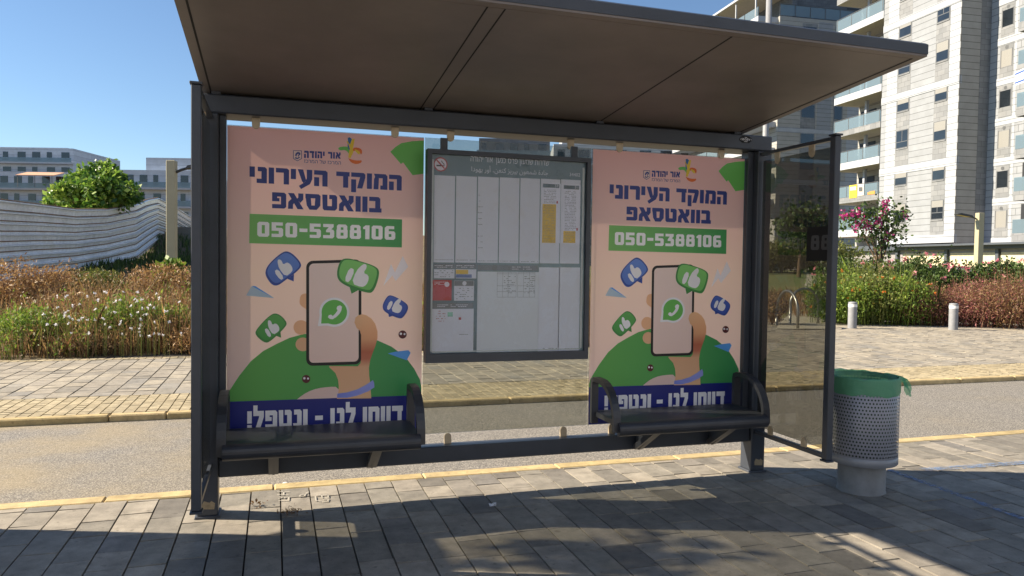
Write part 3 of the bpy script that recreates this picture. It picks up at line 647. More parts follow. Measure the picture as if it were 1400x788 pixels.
# ================================================================ NOTICE BOARD
BY = 4.56; b0, b1 = at_y(584, 204.5, BY), at_y(802.5, 490.5, BY); bX0, bX1, bZ0, bZ1 = b0.x, b1.x, b1.z, b0.z+.004
board = thing('notice_board', 'dark framed bus timetable board hanging between the two pink posters', 'notice board', (bX0, BY, bZ0)); BW, BH = bX1-bX0, bZ1-bZ0
fw = .028
MB().box(0, fw, -.02, .05, 0, BH).box(BW-fw, BW, -.02, .05, 0, BH).box(fw, BW-fw, -.02, .05, 0, .055).box(fw, BW-fw, -.02, .05, BH-fw, BH).build('frame', M['steel'], board)
for f_ in (.1, .9): MB().box(BW*f_-.022, BW*f_+.022, .01, .03, BH, BH+.075).build('hanger', M['steel'], board)
M['slate'] = printed('slate_print', '#6f838d', trans=.5)
M['paper'] = printed('lilac_paper', '#f1f2ff', trans=.42); M['paper2'] = printed('old_paper', '#eef1fa', trans=.42)
M['rim'] = plain('pale_rim', '#b9c0c2', .5); M['yellowink'] = plain('yellow_print', '#c9a636', .5); M['redink'] = plain('red_print', '#a53038', .5)
M['greyink'] = plain('grey_print', '#70757c', .6); M['tealink'] = plain('teal_print', '#86b7a6', .6); M['blueink'] = plain('blue_print', '#6277a6', .6)
MB().add([(fw, .012, .055), (BW-fw, .012, .055), (BW-fw, .012, BH-fw), (fw, .012, BH-fw)], [(0, 1, 2, 3)]).build('backing', M['slate'], board)
MB().box(fw+.003, fw+.017, .009, .0118, .07, BH-.06).box(BW-fw-.022, BW-fw-.008, .009, .0118, .07, BH-.06).box(fw+.018, BW-fw-.024, .009, .0118, .062, .07).build('liner', M['rim'], board)
def BL(px, py): q = at_y(px, py, BY+.01); return (q.x-bX0, q.z-bZ0)
def brect(name, x0, y0, x1, y1, mat, lvl, parent=None):
    a, b = BL(x0, y0), BL(x1, y1); mb = MB(); yy = .0115-lvl*.0006
    mb.flat([(a[0], b[1]), (b[0], b[1]), (b[0], a[1]), (a[0], a[1])], yy); return mb.build(name, M[mat], parent or board)
cx_ = [592.5, 622.4, 652.2, 682, 710.2, 738.2, 765.8, 793.5]
sk = lambda x: (x-592)*.045      # the head row falls towards the right in the photo
for i in range(7): brect('paper_sheet', cx_[i]+1.5, 239.5+sk(cx_[i])*.75, cx_[i+1]-1.5, 359.3+sk(cx_[i])*.2, 'paper', 1)
for i in (0, 1): h = brect('heading_strip', cx_[i]+.5, 361, cx_[i+1]-.7, 367.4, 'greyink', 1); brect('notice', cx_[i]+.9, 368.2, cx_[i+1]-1, 381, 'paper', 1)
brect('heading_strip', 653, 362.4, 735.5, 370.6, 'greyink', 1); brect('paper_sheet', 653, 371.4, 735.5, 480, 'paper2', 1)
for i in (5, 6): brect('paper_sheet', cx_[i]-1.2, 365.6, cx_[i+1]-2.2, 480, 'paper', 1)
card = brect('red_card', 591.6, 383, 617.3, 411, 'redink', 1)
card2 = brect('phone_card', 621, 384, 647.8, 411.4, 'paper', 1); brect('card_head', 621.2, 384.3, 647.6, 391.2, 'greyink', 2, card2)
brect('heading_strip', 590.6, 414.5, 647, 421.7, 'greyink', 1); mp = brect('map_sheet', 590.6, 422.6, 647, 480.5, 'paper', 1)
brect('map_water', 612, 427, 619, 433, 'tealink', 2, mp); brect('map_stop', 627, 434, 630.5, 437.5, 'redink', 2, mp)
for i in range(7): pass
# colours and small print
def scribble(name, x0, y0, x1, y1, rows, mat, lvl, parent=None, dens=.75, th=.35):
    mb = MB(); yy = .0115-lvl*.0006
    for r in range(rows):
        y = y0+(y1-y0)*(r+.5)/rows; x = x0
        while x < x1-.6:
            l = random.uniform(.8, 3.2)
            if random.random() < dens:
                a, b = BL(x, y), BL(min(x+l, x1), y); h = abs(BL(x, y+th)[1]-a[1]); mb.flat([(a[0], a[1]-h), (b[0], a[1]-h), (b[0], a[1]+h), (a[0], a[1]+h)], yy)
            x += l+.5
    return mb.build(name, M[mat], parent or board)
for x0, x1, y0, y1, nr, dn in ((653.5, 660, 263, 343, 10, .8), (594, 620, 354, 357, 1, .9), (624, 650, 354.5, 357, 1, .9), (654, 680, 356, 358, 1, .9), (684, 708, 356, 358.5, 1, .9), (712, 736, 357, 359, 1, .9), (742, 762, 475, 478, 1, .7), (769, 788, 475, 478, 1, .7), (628, 640, 456, 459, 1, 1)): scribble('small_print', x0, y0, x1, y1, nr, 'greyink', 2, None, dn, .3)
scribble('small_print', 594, 369, 620, 380, 4, 'greyink', 2, dens=.55); scribble('small_print', 622, 393, 646, 410, 6, 'greyink', 2, card2, .5)
scribble('small_print', 594, 385, 610, 390, 3, 'paper', 2, card); scribble('small_print', 596, 424, 609, 441, 5, 'redink', 2, mp, .45)
scribble('small_print', 594, 362.3, 620, 366.6, 2, 'paper', 2); scribble('small_print', 624, 362.3, 648, 366.6, 2, 'paper', 2); scribble('small_print', 598, 416, 640, 420.6, 2, 'paper', 2)
scribble('small_print', 700, 364, 727, 369.6, 2, 'paper', 2); brect('coloured_map', 623.5, 369, 640, 375, 'yellowink', 2); brect('coloured_map', 623.5, 375.2, 645, 380, 'blueink', 2)
wc_ = BL(611, 389); mb = MB(); mb.flat(circ(*wc_, .016, 16), .0095); mb.build('card_mark', M['paper'], card)
wc_ = BL(635, 387.6); mb = MB(); mb.flat(circ(*wc_, .014, 16), .0092); mb.build('card_mark', M['paper'], card2)
tbm = MB(); yy = .0103
for x in (680, 687.5, 695, 706, 708, 716, 724, 731.5):
    a, b = BL(x, 372.5), BL(x, 406.5); tbm.flat([(a[0]-.0007, b[1]), (a[0]+.0007, b[1]), (a[0]+.0007, a[1]), (a[0]-.0007, a[1])], yy)
for y in (372.5, 374.5, 391, 399, 406.5):
    for xa, xb in ((680, 706), (708, 731.5)):
        a, b = BL(xa, y), BL(xb, y); tbm.flat([(a[0], a[1]-.0008), (b[0], a[1]-.0008), (b[0], a[1]+.0008), (a[0], a[1]+.0008)], yy-.0001)
tbm.build('printed_table', M['greyink'], board); scribble('small_print', 689, 377, 705, 402, 9, 'greyink', 3, dens=.6); scribble('small_print', 717, 377, 731, 402, 9, 'greyink', 3, dens=.6)
for x0, x1, yh, yy0, num in ((741.6, 765.4, 252, 279, '59'), (770, 792.5, 254, 316, '31')):
    t = brect('timetable', x0, yh-2, x1, 333, 'paper', 2); brect('timetable_head', x0+.8, yh-.7, x1-.8, yh+5.4, 'slate', 3, t)
    tm = MB(); a, b = BL(x1-7, yh+4.2), BL(x1-2.2, yh+4.2); type_text(tm, num, a[0], b[0], a[1], .0088, .017); tm.build('route_number', M['paper'], t)
    scribble('small_print', x0+2, yh+7, x1-5, yy0-.5, int((yy0-yh-7)/2.1), 'greyink', 3, t, .85, .3)
    brect('yellow_field', x0+.2, yy0, x1-6, 332.5, 'yellowink', 3, t); scribble('small_print', x0+1, yy0+1, x1-6.5, 332, int((333-yy0)/2.3), 'greyink', 4, t, .8, .25)
    brect('stop_mark', x1-4.6, yy0-4, x1-2.6, yy0-.5, 'redink', 3, t)
a, b = BL(643.3, 223.5), BL(750.5, 229.6); tm = MB(); type_text(tm, rtl('שדרות שמעון פרס/כנען, אור יהודה'), a[0], b[0], (a[1]+b[1])/2, .0085, .05); tm.build('heading_lettering', M['paper'], board)
arb = 'ﺟﺎﺩﺓ ﺷﻤﻌﻮﻥ ﺑﻴﺮﻳﺰ/ﻛﻨﻌﻦ، ﺃﻭﺭ ﻳﻬﻮﺩﺍ'
a, b = BL(644.5, 233.2), BL(749, 240.0); tm = MB(); type_text(tm, rtl(arb), a[0], b[0], (a[1]+b[1])/2-.012, .0085, .05); tm.build('heading_lettering', M['paper'], board)
a, b = BL(778.5, 241), BL(793, 241); tm = MB(); type_text(tm, '34402', a[0], b[0], a[1], .0085, .022); tm.build('stop_number', M['paper'], board)
c0 = BL(602.4, 225); tm = MB(); tm.flat(circ(*c0, .044, 32), .0092); ns = tm.build('no_smoking_sign', M['redink'], board)
tm = MB(); tm.flat(circ(*c0, .037, 32), .0089); tm.build('sign_field', M['paper'], ns)
tm = MB(); tm.flat([(c0[0]-.027, c0[1]-.012), (c0[0]+.018, c0[1]-.012), (c0[0]+.018, c0[1]-.004), (c0[0]-.027, c0[1]-.004)], .0086)
tm.flat([(c0[0]+.02, c0[1]-.012), (c0[0]+.024, c0[1]-.012), (c0[0]+.024, c0[1]+.004), (c0[0]+.012, c0[1]+.014), (c0[0]+.006, c0[1]+.024), (c0[0]+.003, c0[1]+.02), (c0[0]+.01, c0[1]+.01), (c0[0]+.02, c0[1]+.001)], .0086); tm.build('cigarette_mark', M['black'], ns)
tm = MB(); tm.flat([(c0[0]-.028, c0[1]+.022), (c0[0]-.022, c0[1]+.028), (c0[0]+.028, c0[1]-.022), (c0[0]+.022, c0[1]-.028)], .0083); tm.build('slash_bar', M['redink'], ns)
# rumpled clear sleeve over the papers
k = NT('clear_sleeve'); tr = k.n('BsdfTransparent'); tr.inputs[0].default_value = (.96, .97, .97, 1); gl = k.n('BsdfGlossy', Roughness=.05)
mpp = k.n('Mapping', Scale=(4, 1, 1.4)); k.l(k.pos(False), mpp.inputs['Vector']); nz = k.noise(mpp.outputs[0], 1.2, 4, .5); bp = k.n('Bump', Strength=.35, Distance=.2); k.l(nz, bp.inputs['Height']); k.l(bp.outputs[0], gl.inputs['Normal'])
lw = k.n('LayerWeight', Blend=.5); k.l(bp.outputs[0], lw.inputs['Normal']); f = k.math('ADD', k.math('MULTIPLY', k.math('POWER', lw.outputs['Facing'], 4.0), .9), .05)
mx = k.n('MixShader'); k.l(f, mx.inputs[0]); k.l(tr.outputs[0], mx.inputs[1]); k.l(gl.outputs[0], mx.inputs[2]); k.l(mx.outputs[0], k.out.inputs[0])
MB().add([(fw, .0, .055), (BW-fw, .0, .055), (BW-fw, .0, BH-fw), (fw, .0, BH-fw)], [(0, 1, 2, 3)]).build('clear_cover', k.m, board)

# ================================================================ BENCHES
M['seat'] = plain('bench_paint', '#35373d', .38, 0, .15, 7, .06, 120)
def ribbon(pts, t):
    n = len(pts); a, b = [], []
    for i in range(n):
        p, q = Vector(pts[max(i-1, 0)]), Vector(pts[min(i+1, n-1)]); d = (q-p).normalized(); s = Vector((-d.y, d.x))*t/2
        a.append(tuple(Vector(pts[i])+s)); b.append(tuple(Vector(pts[i])-s))
    return a+b[::-1]
def make_bench(label, X0, X1, brk):
    t = thing('bench', label, 'bench', (X0, 4.6, 0), 0, 'steel benches in the shelter'); w_ = X1-X0
    prof = [(-.005, .517), (-.38, .515)]+[(-.38-.045*math.sin(R(a)), .470+.045*math.cos(R(a))) for a in range(10, 181, 17)]+[(-.375, .437), (-.38, .482), (-.01, .485)]
    st = MB().prism_x(prof, 0, w_).build('seat', M['seat'], t)
    fl = MB().box(.05, w_-.05, -.33, -.045, .5015, .5045, .001) if 0 else None
    c = [(-.03, .44), (-.03, .60), (-.03, .70), (-.036, .728), (-.06, .738)]+[(-.14-.235*math.sin(R(a)), .50+.238*math.cos(R(a))) for a in range(0, 91, 10)]+[(-.377, .45)]
    for x in (-.03, w_-.018): MB().prism_x(ribbon(c, .03), x, x+.048).build('armrest', M['seat'], t)
    for bx in brk: MB().prism_x([(.018, .232), (.018, .48), (-.34, .48), (-.34, .45), (-.02, .232)], bx-X0-.006, bx-X0+.006).prism_x([(.02, .234), (.02, .26), (-.31, .455), (-.335, .44), (-.015, .234)], bx-X0-.028, bx-X0+.028).build('bracket', M['seat'], t)
    return t
make_bench('dark metal bench nearest the left post, its seat streaked with sunlight', -.262, .80, (at_y(374, 640, 4.6).x, at_y(508, 625, 4.6).x))
make_bench('dark metal bench nearest the right post and the litter bin', 2.05, 3.14, (at_y(872, 608, 4.6).x, at_y(972, 600, 4.6).x))

# ================================================================ LITTER BIN AND BAG
BXc, BYc = 3.80, 4.06
k = NT('perforated_bin'); g = k.n('TexCoord'); sp = k.n('SeparateXYZ'); k.l(g.outputs['Object'], sp.inputs[0])
ang = k.math('ARCTAN2', sp.outputs[1], sp.outputs[0]); NA = 66
u = k.math('MULTIPLY', ang, NA/(2*math.pi)); v = k.math('MULTIPLY', sp.outputs[2], 1/.0235)
row = k.math('FLOOR', v); par = k.math('MULTIPLY', k.math('MODULO', row, 2.0), .5); uu = k.math('FRACT', k.math('ADD', k.math('ADD', u, 500.0), par))
fu = k.math('SUBTRACT', uu, .5); fv = k.math('SUBTRACT', k.math('FRACT', v), .5); r2 = k.math('ADD', k.math('MULTIPLY', fu, fu), k.math('MULTIPLY', fv, fv))
hole = k.math('LESS_THAN', r2, .072); zone = k.math('MULTIPLY', k.math('GREATER_THAN', sp.outputs[2], .255), k.math('LESS_THAN', sp.outputs[2], .76))
hm = k.math('MULTIPLY', hole, zone)
k.l(k.ramp(k.noise(g.outputs['Object'], 4, 4), [(.3, lin('#868992')), (.7, lin('#989ba3'))]), k.b.inputs['Base Color']); k.b.inputs['Roughness'].default_value = .42; k.b.inputs['Metallic'].default_value = .15
tr = k.n('BsdfTransparent'); mx = k.n('MixShader'); k.l(hm, mx.inputs[0]); k.l(k.b.outputs[0], mx.inputs[1]); k.l(tr.outputs[0], mx.inputs[2]); k.l(mx.outputs[0], k.out.inputs[0])
bn = thing('litter_bin', 'round grey perforated litter bin on a pedestal beside the shelter', 'litter bin', (BXc, BYc, 0))
MB().lathe([(.215, .2), (.219, .205), (.219, .775), (.213, .78)], 96).build('bin_body', k.m, bn, True)
MB().lathe([(.0, .198), (.215, .2)], 48).build('bin_floor', M['binmetal'], bn)
MB().lathe([(.219, .205), (.2205, .206), (.2205, .252), (.219, .253)], 96).build('bottom_hoop', M['binmetal'], bn, True)
k = plain('pedestal_concrete', '#7c7e80', .8, 0, .2, 8, .25, 70)
MB().lathe([(.158, -.01), (.156, .0), (.151, .008), (.149, .2)], 64).build('pedestal', k, bn, True)
k = NT('green_bag_plastic'); p = k.pos(False); k.b.inputs['Base Color'].default_value = lin('#7cc49a'); k.b.inputs['Roughness'].default_value = .32
t = k.n('BsdfTranslucent'); t.inputs[0].default_value = lin('#86cfa2'); tr = k.n('BsdfTransparent'); tr.inputs[0].default_value = (.66, .9, .74, 1)
mx = k.n('MixShader', Fac=.35); k.l(k.b.outputs[0], mx.inputs[1]); k.l(t.outputs[0], mx.inputs[2]); m2 = k.n('MixShader', Fac=.38); k.l(mx.outputs[0], m2.inputs[1]); k.l(tr.outputs[0], m2.inputs[2]); k.l(m2.outputs[0], k.out.inputs[0])
k.bump(k.noise(p, 22, 5, .6), .5, .02); M['bag'] = k.m
bagt = thing('bin_bag', 'thin green plastic bag lining the grey litter bin, knotted at its right', 'bin bag', (BXc, BYc, .7))
mb = MB(); n = 96; prof = [(.2215, -.03), (.2225, -.01), (.223, .03), (.224, .066), (.2215, .08), (.216, .083), (.209, .075), (.205, .0), (.204, -.05)]
vs = []
for i, (r, z) in enumerate(prof):
    for j in range(n):
        a = 2*math.pi*j/n; wv = .0012*math.sin(9*a+i)+.0008*math.sin(23*a+2*i)
        zz = z+(.006*math.sin(5*a)+.004*math.sin(13*a+1) if i == 0 else (.003*math.sin(7*a+2)+.002*math.sin(17*a) if 2 < i < 7 else 0))
        if 3 <= i <= 6: zz += .012*max(0, math.sin(a-.4))**2
        vs.append(((r+wv*(1 if i < 6 else 2))*math.cos(a), (r+wv*(1 if i < 6 else 2))*math.sin(a), zz))
mb.add(vs, [(i*n+j, i*n+(j+1) % n, (i+1)*n+(j+1) % n, (i+1)*n+j) for i in range(len(prof)-1) for j in range(n)]); mb.build('bag_liner', M['bag'], bagt, True)
MB().lathe([(.204, -.05), (.2, -.3), (.15, -.46), (.0, -.48)], 48).build('bag_sack', plain('shaded_bag_green', '#1d3a2a', .5), bagt, True)  # same bag in darker green: shade inside the bin put into the colour
mb = MB(); d = Vector((.92, -.38, 0)).normalized(); sd = Vector((-d.y, d.x, 0))
rows = [(.215, .07, .03), (.235, .066, .026), (.25, .055, .018), (.262, .05, .016), (.276, .02, .026), (.288, -.015, .03), (.3, -.045, .016)]
vs = []
for i, (r, z, wd) in enumerate(rows):
    for j in range(7):
        s = (j-3)/3; vs.append(tuple(d*(r+.012*math.cos(4*s+i))+sd*(wd*s*1.3)+Vector((0, 0, z+.014*math.sin(5*s+1.7*i)-(.02*s if i > 4 else 0)))))
mb.add(vs, [(i*7+j, i*7+j+1, (i+1)*7+j+1, (i+1)*7+j) for i in range(len(rows)-1) for j in range(6)]); mb.build('bag_knot', M['bag'], bagt, True)

# ================================================================ SMALL THINGS ON THE PAVEMENT
M['dry'] = leafy('dry_leaf', [(0, '#4a3421'), (.5, '#6e4e2e'), (1, '#8a6a3e')], .1)
q = at_z(396, 702); P = np.array([[q.x, q.y, .012]])+rng.normal(size=(110, 3))*np.array([.035, .022, .012]); P[:, 2] = np.abs(P[:, 2]); o = np_mesh('dead_plant_sprig', leaves(P, .02, .5, .1, .3), 4, M['dry'])
tag(o, 'dry brown plant sprig lying on the shaded paving by the left post', 'plant litter', None, 'stuff')
q = at_z(352, 692); P = np.array([[q.x, q.y, .012]])+rng.normal(size=(26, 3))*np.array([.022, .016, .01]); P[:, 2] = np.abs(P[:, 2]); o = np_mesh('dead_leaf_clump', leaves(P, .02, .5, .1, .5), 4, M['dry'])
tag(o, 'small clump of dead leaves just right of the left post foot', 'plant litter', None, 'stuff')
q = at_z(673, 694); mb = MB(); pp = [(rng.normal()*.022, rng.normal()*.018, abs(rng.normal())*.012+.004) for _ in range(9)]
mb.add(pp, [(0,1,2),(2,3,4),(4,5,0),(5,6,7),(7,8,1),(3,6,8)]); o = mb.build('crumpled_paper', plain('white_tissue', '#d9d9de', .8), loc=(q.x, q.y, 0)); tag(o, 'crumpled white paper scrap on the shaded paving below the notice board', 'litter')
q = at_z(390, 665, -.06); mb = MB(); mb.lathe([(0, 0), (.02, .004), (.024, .014), (.015, .024), (0, .027)], 10); o = mb.build('white_pebble', plain('white_stone', '#dcd8d0', .8), loc=(q.x, q.y, -.058)); tag(o, 'white pebble lying alone on the asphalt behind the left bench', 'pebble')
# chalky survey marks on the setts
mk = MB(); M['mark'] = plain('white_spray', '#aaa498', .8, 0, .2, 30)
def mark(px, py):
    a = [at_z(*p) for p in zip(px, py)]
    for i in range(len(a)-1):
        p0, p1 = a[i], a[i+1]; t = (p1-p0).normalized(); s = Vector((-t.y, t.x, 0))*.0042
        mk.add([(p0+s)[:2]+(.0068,), (p0-s)[:2]+(.0068,), (p1-s)[:2]+(.0068,), (p1+s)[:2]+(.0068,)], [(0, 1, 2, 3)])
mark((379, 396), (673.5, 674)); mark((388, 387.5), (673.5, 678)); mark((379, 395), (678, 678.3)); mark((380, 395, 394, 381), (683, 681, 685.5, 686)); mark((382, 390), (680.5, 683))
mark((411, 418, 416, 409, 411), (678, 676.5, 680, 680.5, 678)); mark((416, 422), (677, 674))
mark((432, 450), (678, 678.5)); mark((440, 440, 449, 448), (678, 682, 681.5, 678)); mark((431, 432, 438), (680, 686, 686.5)); mark((441, 449, 448, 440), (684, 683.5, 687, 687.5))
structure(mk.build('survey_marking', M['mark']))
# ================================================================ HOARDING, POSTS, RACKS, BOLLARDS
k = NT('corrugated_sheet'); p = k.pos(); f = k.noise(p, 1.4, 6); f2 = k.noise(p, 7, 5)
c = k.ramp(f, [(.3, lin('#e2e4e8')), (.6, lin('#f2f4f8')), (.8, lin('#e8e4de'))]); c = k.mix(1, c, k.ramp(f2, [(.3, (.86,)*3), (.6, (1.05,)*3)]), 'MULTIPLY')
k.l(c, k.b.inputs['Base Color']); k.b.inputs['Roughness'].default_value = .33; M['sheet'] = k.m
M['rust'] = plain('rusty_edge', '#86694f', .8, 0, .3, 9)
fpts = [(-70, 264, 398, 17), (0, 273, 388, 20), (50, 279, 379, 22.4), (103, 286, 371, 25), (146, 286, 362, 27.5), (185, 279, 352, 30.5), (200, 273, 340, 34), (215, 270.5, 328, 38), (235, 281, 333, 42), (262, 298, 345, 46), (310, 312, 352, 52)]
tops = [at_d(x, a, D) for x, a, b, D in fpts]; bots = [at_d(x, b, D) for x, a, b, D in fpts]
hb = thing('hoarding_fence', 'long wavy fence of pale corrugated metal sheets behind the weedy bed', 'fence', bots[1])
# finer steps along the line, ribs across it
st = []
for i in range(len(tops)-1):
    n = 5
    for j in range(n):
        t = j/n; st.append((bots[i].lerp(bots[i+1], t), tops[i].lerp(tops[i+1], t)))
st.append((bots[-1], tops[-1]))
def fnorm(i):
    a, b = st[max(i-1, 0)][0], st[min(i+1, len(st)-1)][0]; d = b-a; d.z = 0; d.normalize(); n = Vector((d.y, -d.x, 0)); return n
prof = []
NR = 8
for r in range(NR):
    for q, o_ in ((0, 0), (.5, .012), (.72, .02), (.8, .075), (.9, .075), (.97, .0)): prof.append(((r+q)/NR, o_))
prof.append((1, 0)); mb = MB(); V = []
for i, (b, t) in enumerate(st):
    n = fnorm(i)
    for z, o_ in prof: V.append(tuple(b.lerp(t, z)+n*o_*1.5+Vector((0, 0, -.15*(1-z)))-bots[1]))
m_ = len(prof); mb.add(V, [(i*m_+j, (i+1)*m_+j, (i+1)*m_+j+1, i*m_+j+1) for i in range(len(st)-1) for j in range(m_-1)])
mb.build('corrugated_sheet', M['sheet'], hb)
for r in range(NR+1):
    mb = MB(); pts = []
    for i, (b, t) in enumerate(st): pts.append(b.lerp(t, min(1, r/NR))+fnorm(i)*(.02 if r == NR else .03)-bots[1])
    mb.tube(pts, .026 if r == NR else .017, 5); mb.build('rusty_lap', M['rust'], hb)
for i in (10, 20):
    b, t = st[i]; n = fnorm(i)*-.13; mb = MB(); mb.tube([b+n*.5-bots[1]-Vector((0, 0, .2)), t+n*.5-bots[1]+Vector((0, 0, .02))], .035, 6); mb.build('fence_post', M['sheet'], hb)

M['beigepole'] = plain('beige_pole_paint', '#aaa387', .5, 0, .06, 3)
M['lampgrey'] = plain('dark_lamp_head', '#3c3f42', .5)
def lamp_post(label, base, top_z, wd, arm, lens=False):
    t = thing('street_lamp', label, 'street lamp', base, R(-12), 'square beige lamp posts'); H = top_z-base.z; h = wd/2
    MB().box(-h, h, -h, h, -.3, H, .012).build('pole', M['beigepole'], t)
    MB().box(-h*1.6, h*1.6, -h*1.6, h*1.6, -.32, .06, .02).build('base_plate', M['beigepole'], t)
    hd = MB(); s = arm
    hd.tube([(s*h, 0, H-.28), (s*(h+.12), 0, H-.22), (s*(h+.35), 0, H-.15)], .035, 8)
    hd.prism([(s*(h+.25), H-.20), (s*(h+.95), H-.10), (s*(h+.97), H-.06), (s*(h+.8), H-.03), (s*(h+.3), H-.12)], -.13, .13)
    hd.build('lamp_head', M['lampgrey'], t)
    if lens: MB().prism([(s*(h+.4), H-.19), (s*(h+.9), H-.115), (s*(h+.9), H-.105), (s*(h+.4), H-.178)], -.1, .1).build('lamp_lens', plain('amber_lens', '#c9a24a', .3), t)
    else: MB().tube([(s*(h+.55), 0, H-.1), (s*(h+.55), 0, H+.12)], .05, 8).build('photocell', M['lampgrey'], t)
    return t
q = at_d(235, 352, 18.5); lamp_post('beige lamp post on the left, in front of the corrugated fence', Vector((q.x, q.y, .3)), at_d(235, 220.5, 18.5).z, .21, 1)
q = at_d(1337, 372, 32); lamp_post('beige lamp post on the right, rising from the rose bushes', Vector((q.x, q.y, .6)), at_d(1339, 291.5, 32).z, .25, -1, True)
# tall grey pole behind the roof
q = at_d(1044, 300, 40); qt = at_d(1044, -30, 40)
t = thing('tall_pole', 'tall grey round pole rising above the shelter roof', 'pole', (q.x, q.y, 0)); MB().tube([(0, 0, -.3), (0, 0, 3), (0, 0, qt.z)], [.19, .17, .15], 16).build('shaft', M['concgrey'], t, True)
MB().tube([(0, 0, -.3), (0, 0, .5)], .24, 16).build('collar', M['concgrey'], t)
M['whiteband'] = plain('white_band', '#e8e8e6', .5)
def bollard(label, px, py):
    q = at_z(px, py); t = thing('bollard', label, 'bollard', (q.x, q.y, 0), 0, 'grey bollards before the flower beds'); r = .105
    MB().lathe([(r, -.05), (r, .53), (r*.995, .535)], 24).build('body', M['concgrey'], t, True)
    MB().lathe([(r*1.01, .535), (r*1.01, .605)], 24).build('reflective_band', M['whiteband'], t, True)
    MB().lathe([(r, .605), (r, .64), (r*.93, .655), (r*.5, .664), (0, .666)], 24).build('cap', M['concgrey'], t, True)
bollard('grey bollard with white band nearest the shelter, before the orange flowered bush', 1165, 449); bollard('grey bollard with white band farther right, before the reddish bushes', 1303, 451)
def rack(label, xl, yl, xr, yr, ytop):
    a, b = at_z(xl, yl), at_z(xr, yr); c = (a+b)/2; ht = at_y((xl+xr)/2, ytop, c.y).z; w_ = (b-a).length/2; d = (b-a).normalized()
    t = thing('bicycle_rack', label, 'bicycle rack', c, 0, 'bicycle hoops behind the side glass'); pts = [d*-w_+Vector((0, 0, -.05)), d*-w_+Vector((0, 0, ht-w_))]+[d*(-w_*math.cos(R(a_)))+Vector((0, 0, ht-w_+w_*math.sin(R(a_)))) for a_ in range(10, 171, 10)]+[d*w_+Vector((0, 0, ht-w_)), d*w_+Vector((0, 0, -.05))]
    MB().tube(pts, .035, 12).build('hoop', M['galv'], t, True)
    for s in (-1, 1): MB().lathe([(.0, .012), (.075, .012), (.075, -.01)], 14).build('floor_flange', M['galv'], t, loc=d*s*w_)
rack('steel hoop bicycle rack nearer the shelter post', 1061.5, 445, 1090.5, 450, 398); rack('steel hoop bicycle rack set slightly farther back', 1080, 443, 1118, 443, 395)

# ================================================================ BUILDINGS
def facing(name, c1, c2, mortar, bw=.9, bh=.45, offs=.5, msize=.012, rough=.8):
    """stone cladding, courses in the wall's own axes"""
    k = NT(name); tc = k.n('TexCoord'); mp = k.n('Mapping'); sp = k.n('SeparateXYZ'); k.l(tc.outputs['Object'], sp.inputs[0]); cb = k.n('CombineXYZ')
    g = k.n('NewGeometry'); 
    k.l(k.math('ADD', sp.outputs[0], sp.outputs[1]), cb.inputs[0]); k.l(sp.outputs[2], cb.inputs[1])
    br = k.n('TexBrick', Scale=1.0, Mortar__Size=msize, Brick__Width=bw, Row__Height=bh, Bias=-.1); br.offset = offs
    br.inputs['Color1'].default_value = lin(c1); br.inputs['Color2'].default_value = lin(c2); br.inputs['Mortar'].default_value = lin(mortar); k.l(cb.outputs[0], br.inputs['Vector'])
    f = k.noise(tc.outputs['Object'], 1.2, 6); c = k.mix(1, br.outputs['Color'], k.ramp(f, [(.3, (.88, .88, .87)), (.7, (1.05, 1.05, 1.05))]), 'MULTIPLY')
    k.l(c, k.b.inputs['Base Color']); k.b.inputs['Roughness'].default_value = rough; return k.m
M['stoneW'] = facing('white_stone', '#a3a8b0', '#9da2aa', '#6b6d71', 60, .5, .5, .022); M['stoneB'] = facing('pale_stone', '#8f9399', '#898d93', '#5d6064', 60, .5, .5, .022)
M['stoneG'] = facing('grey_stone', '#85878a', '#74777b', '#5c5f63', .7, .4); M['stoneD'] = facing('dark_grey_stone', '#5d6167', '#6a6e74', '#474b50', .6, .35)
M['stoneM'] = facing('mid_grey_stone', '#a09f9c', '#999895', '#63625f', 60, .5, .5, .022)
M['farstone'] = facing('far_pale_stone', '#b9c0cb', '#aeb5c1', '#8b919c', 60, 1.0, .5, .03); M['slab'] = plain('white_slab_edge', '#a8acb3', .75, 0, .06, 1); M['under'] = plain('slab_soffit', '#b3aa98', .85); M['room'] = plain('recess_wall', '#7c7f84', .85)
M['win'] = plain('window_glass', '#20262d', .08, 0, .3, .6, spec=.8); k = NT('roller_shutter'); wv = k.n('TexWave', Scale=4.2); wv.bands_direction = 'Z'; k.l(k.n('TexCoord').outputs['Object'], wv.inputs['Vector']); k.l(k.ramp(wv.outputs['Fac'], [(0, lin('#5f5e5c')), (.35, lin('#93928e'))]), k.b.inputs['Base Color']); M['shut'] = k.m; M['wframe'] = plain('window_frame_metal', '#55585c', .5)
M['door'] = plain('dark_opening', '#23262b', .5)
k = NT('railing_glass'); k.b.inputs['Base Color'].default_value = lin('#8497a2'); k.b.inputs['Roughness'].default_value = .06; k.b.inputs['Specular IOR Level'].default_value = .9
tr = k.n('BsdfTransparent'); tr.inputs[0].default_value = (.58, .68, .74, 1); mx = k.n('MixShader', Fac=.5); k.l(k.b.outputs[0], mx.inputs[1]); k.l(tr.outputs[0], mx.inputs[2]); k.l(mx.outputs[0], k.out.inputs[0]); M['rglass'] = k.m
M['cream'] = plain('cream_panel', '#cfc2a4', .8); M['mall'] = plain('shop_metal', '#4a5058', .5); M['shopwall'] = plain('shop_wall', '#8e8a8c', .8)
BA = Vector((.0872, .9962, 0)); BYv = Vector((.9962, -.0872, 0))   # along the lit facade (away), into the block (right)
Cn = at_d(1303, 364, 56); Cn.z = 0
tw = thing('apartment_tower', 'tall white and grey stone apartment block with balconies on the right', 'apartment block', Cn, R(-5))
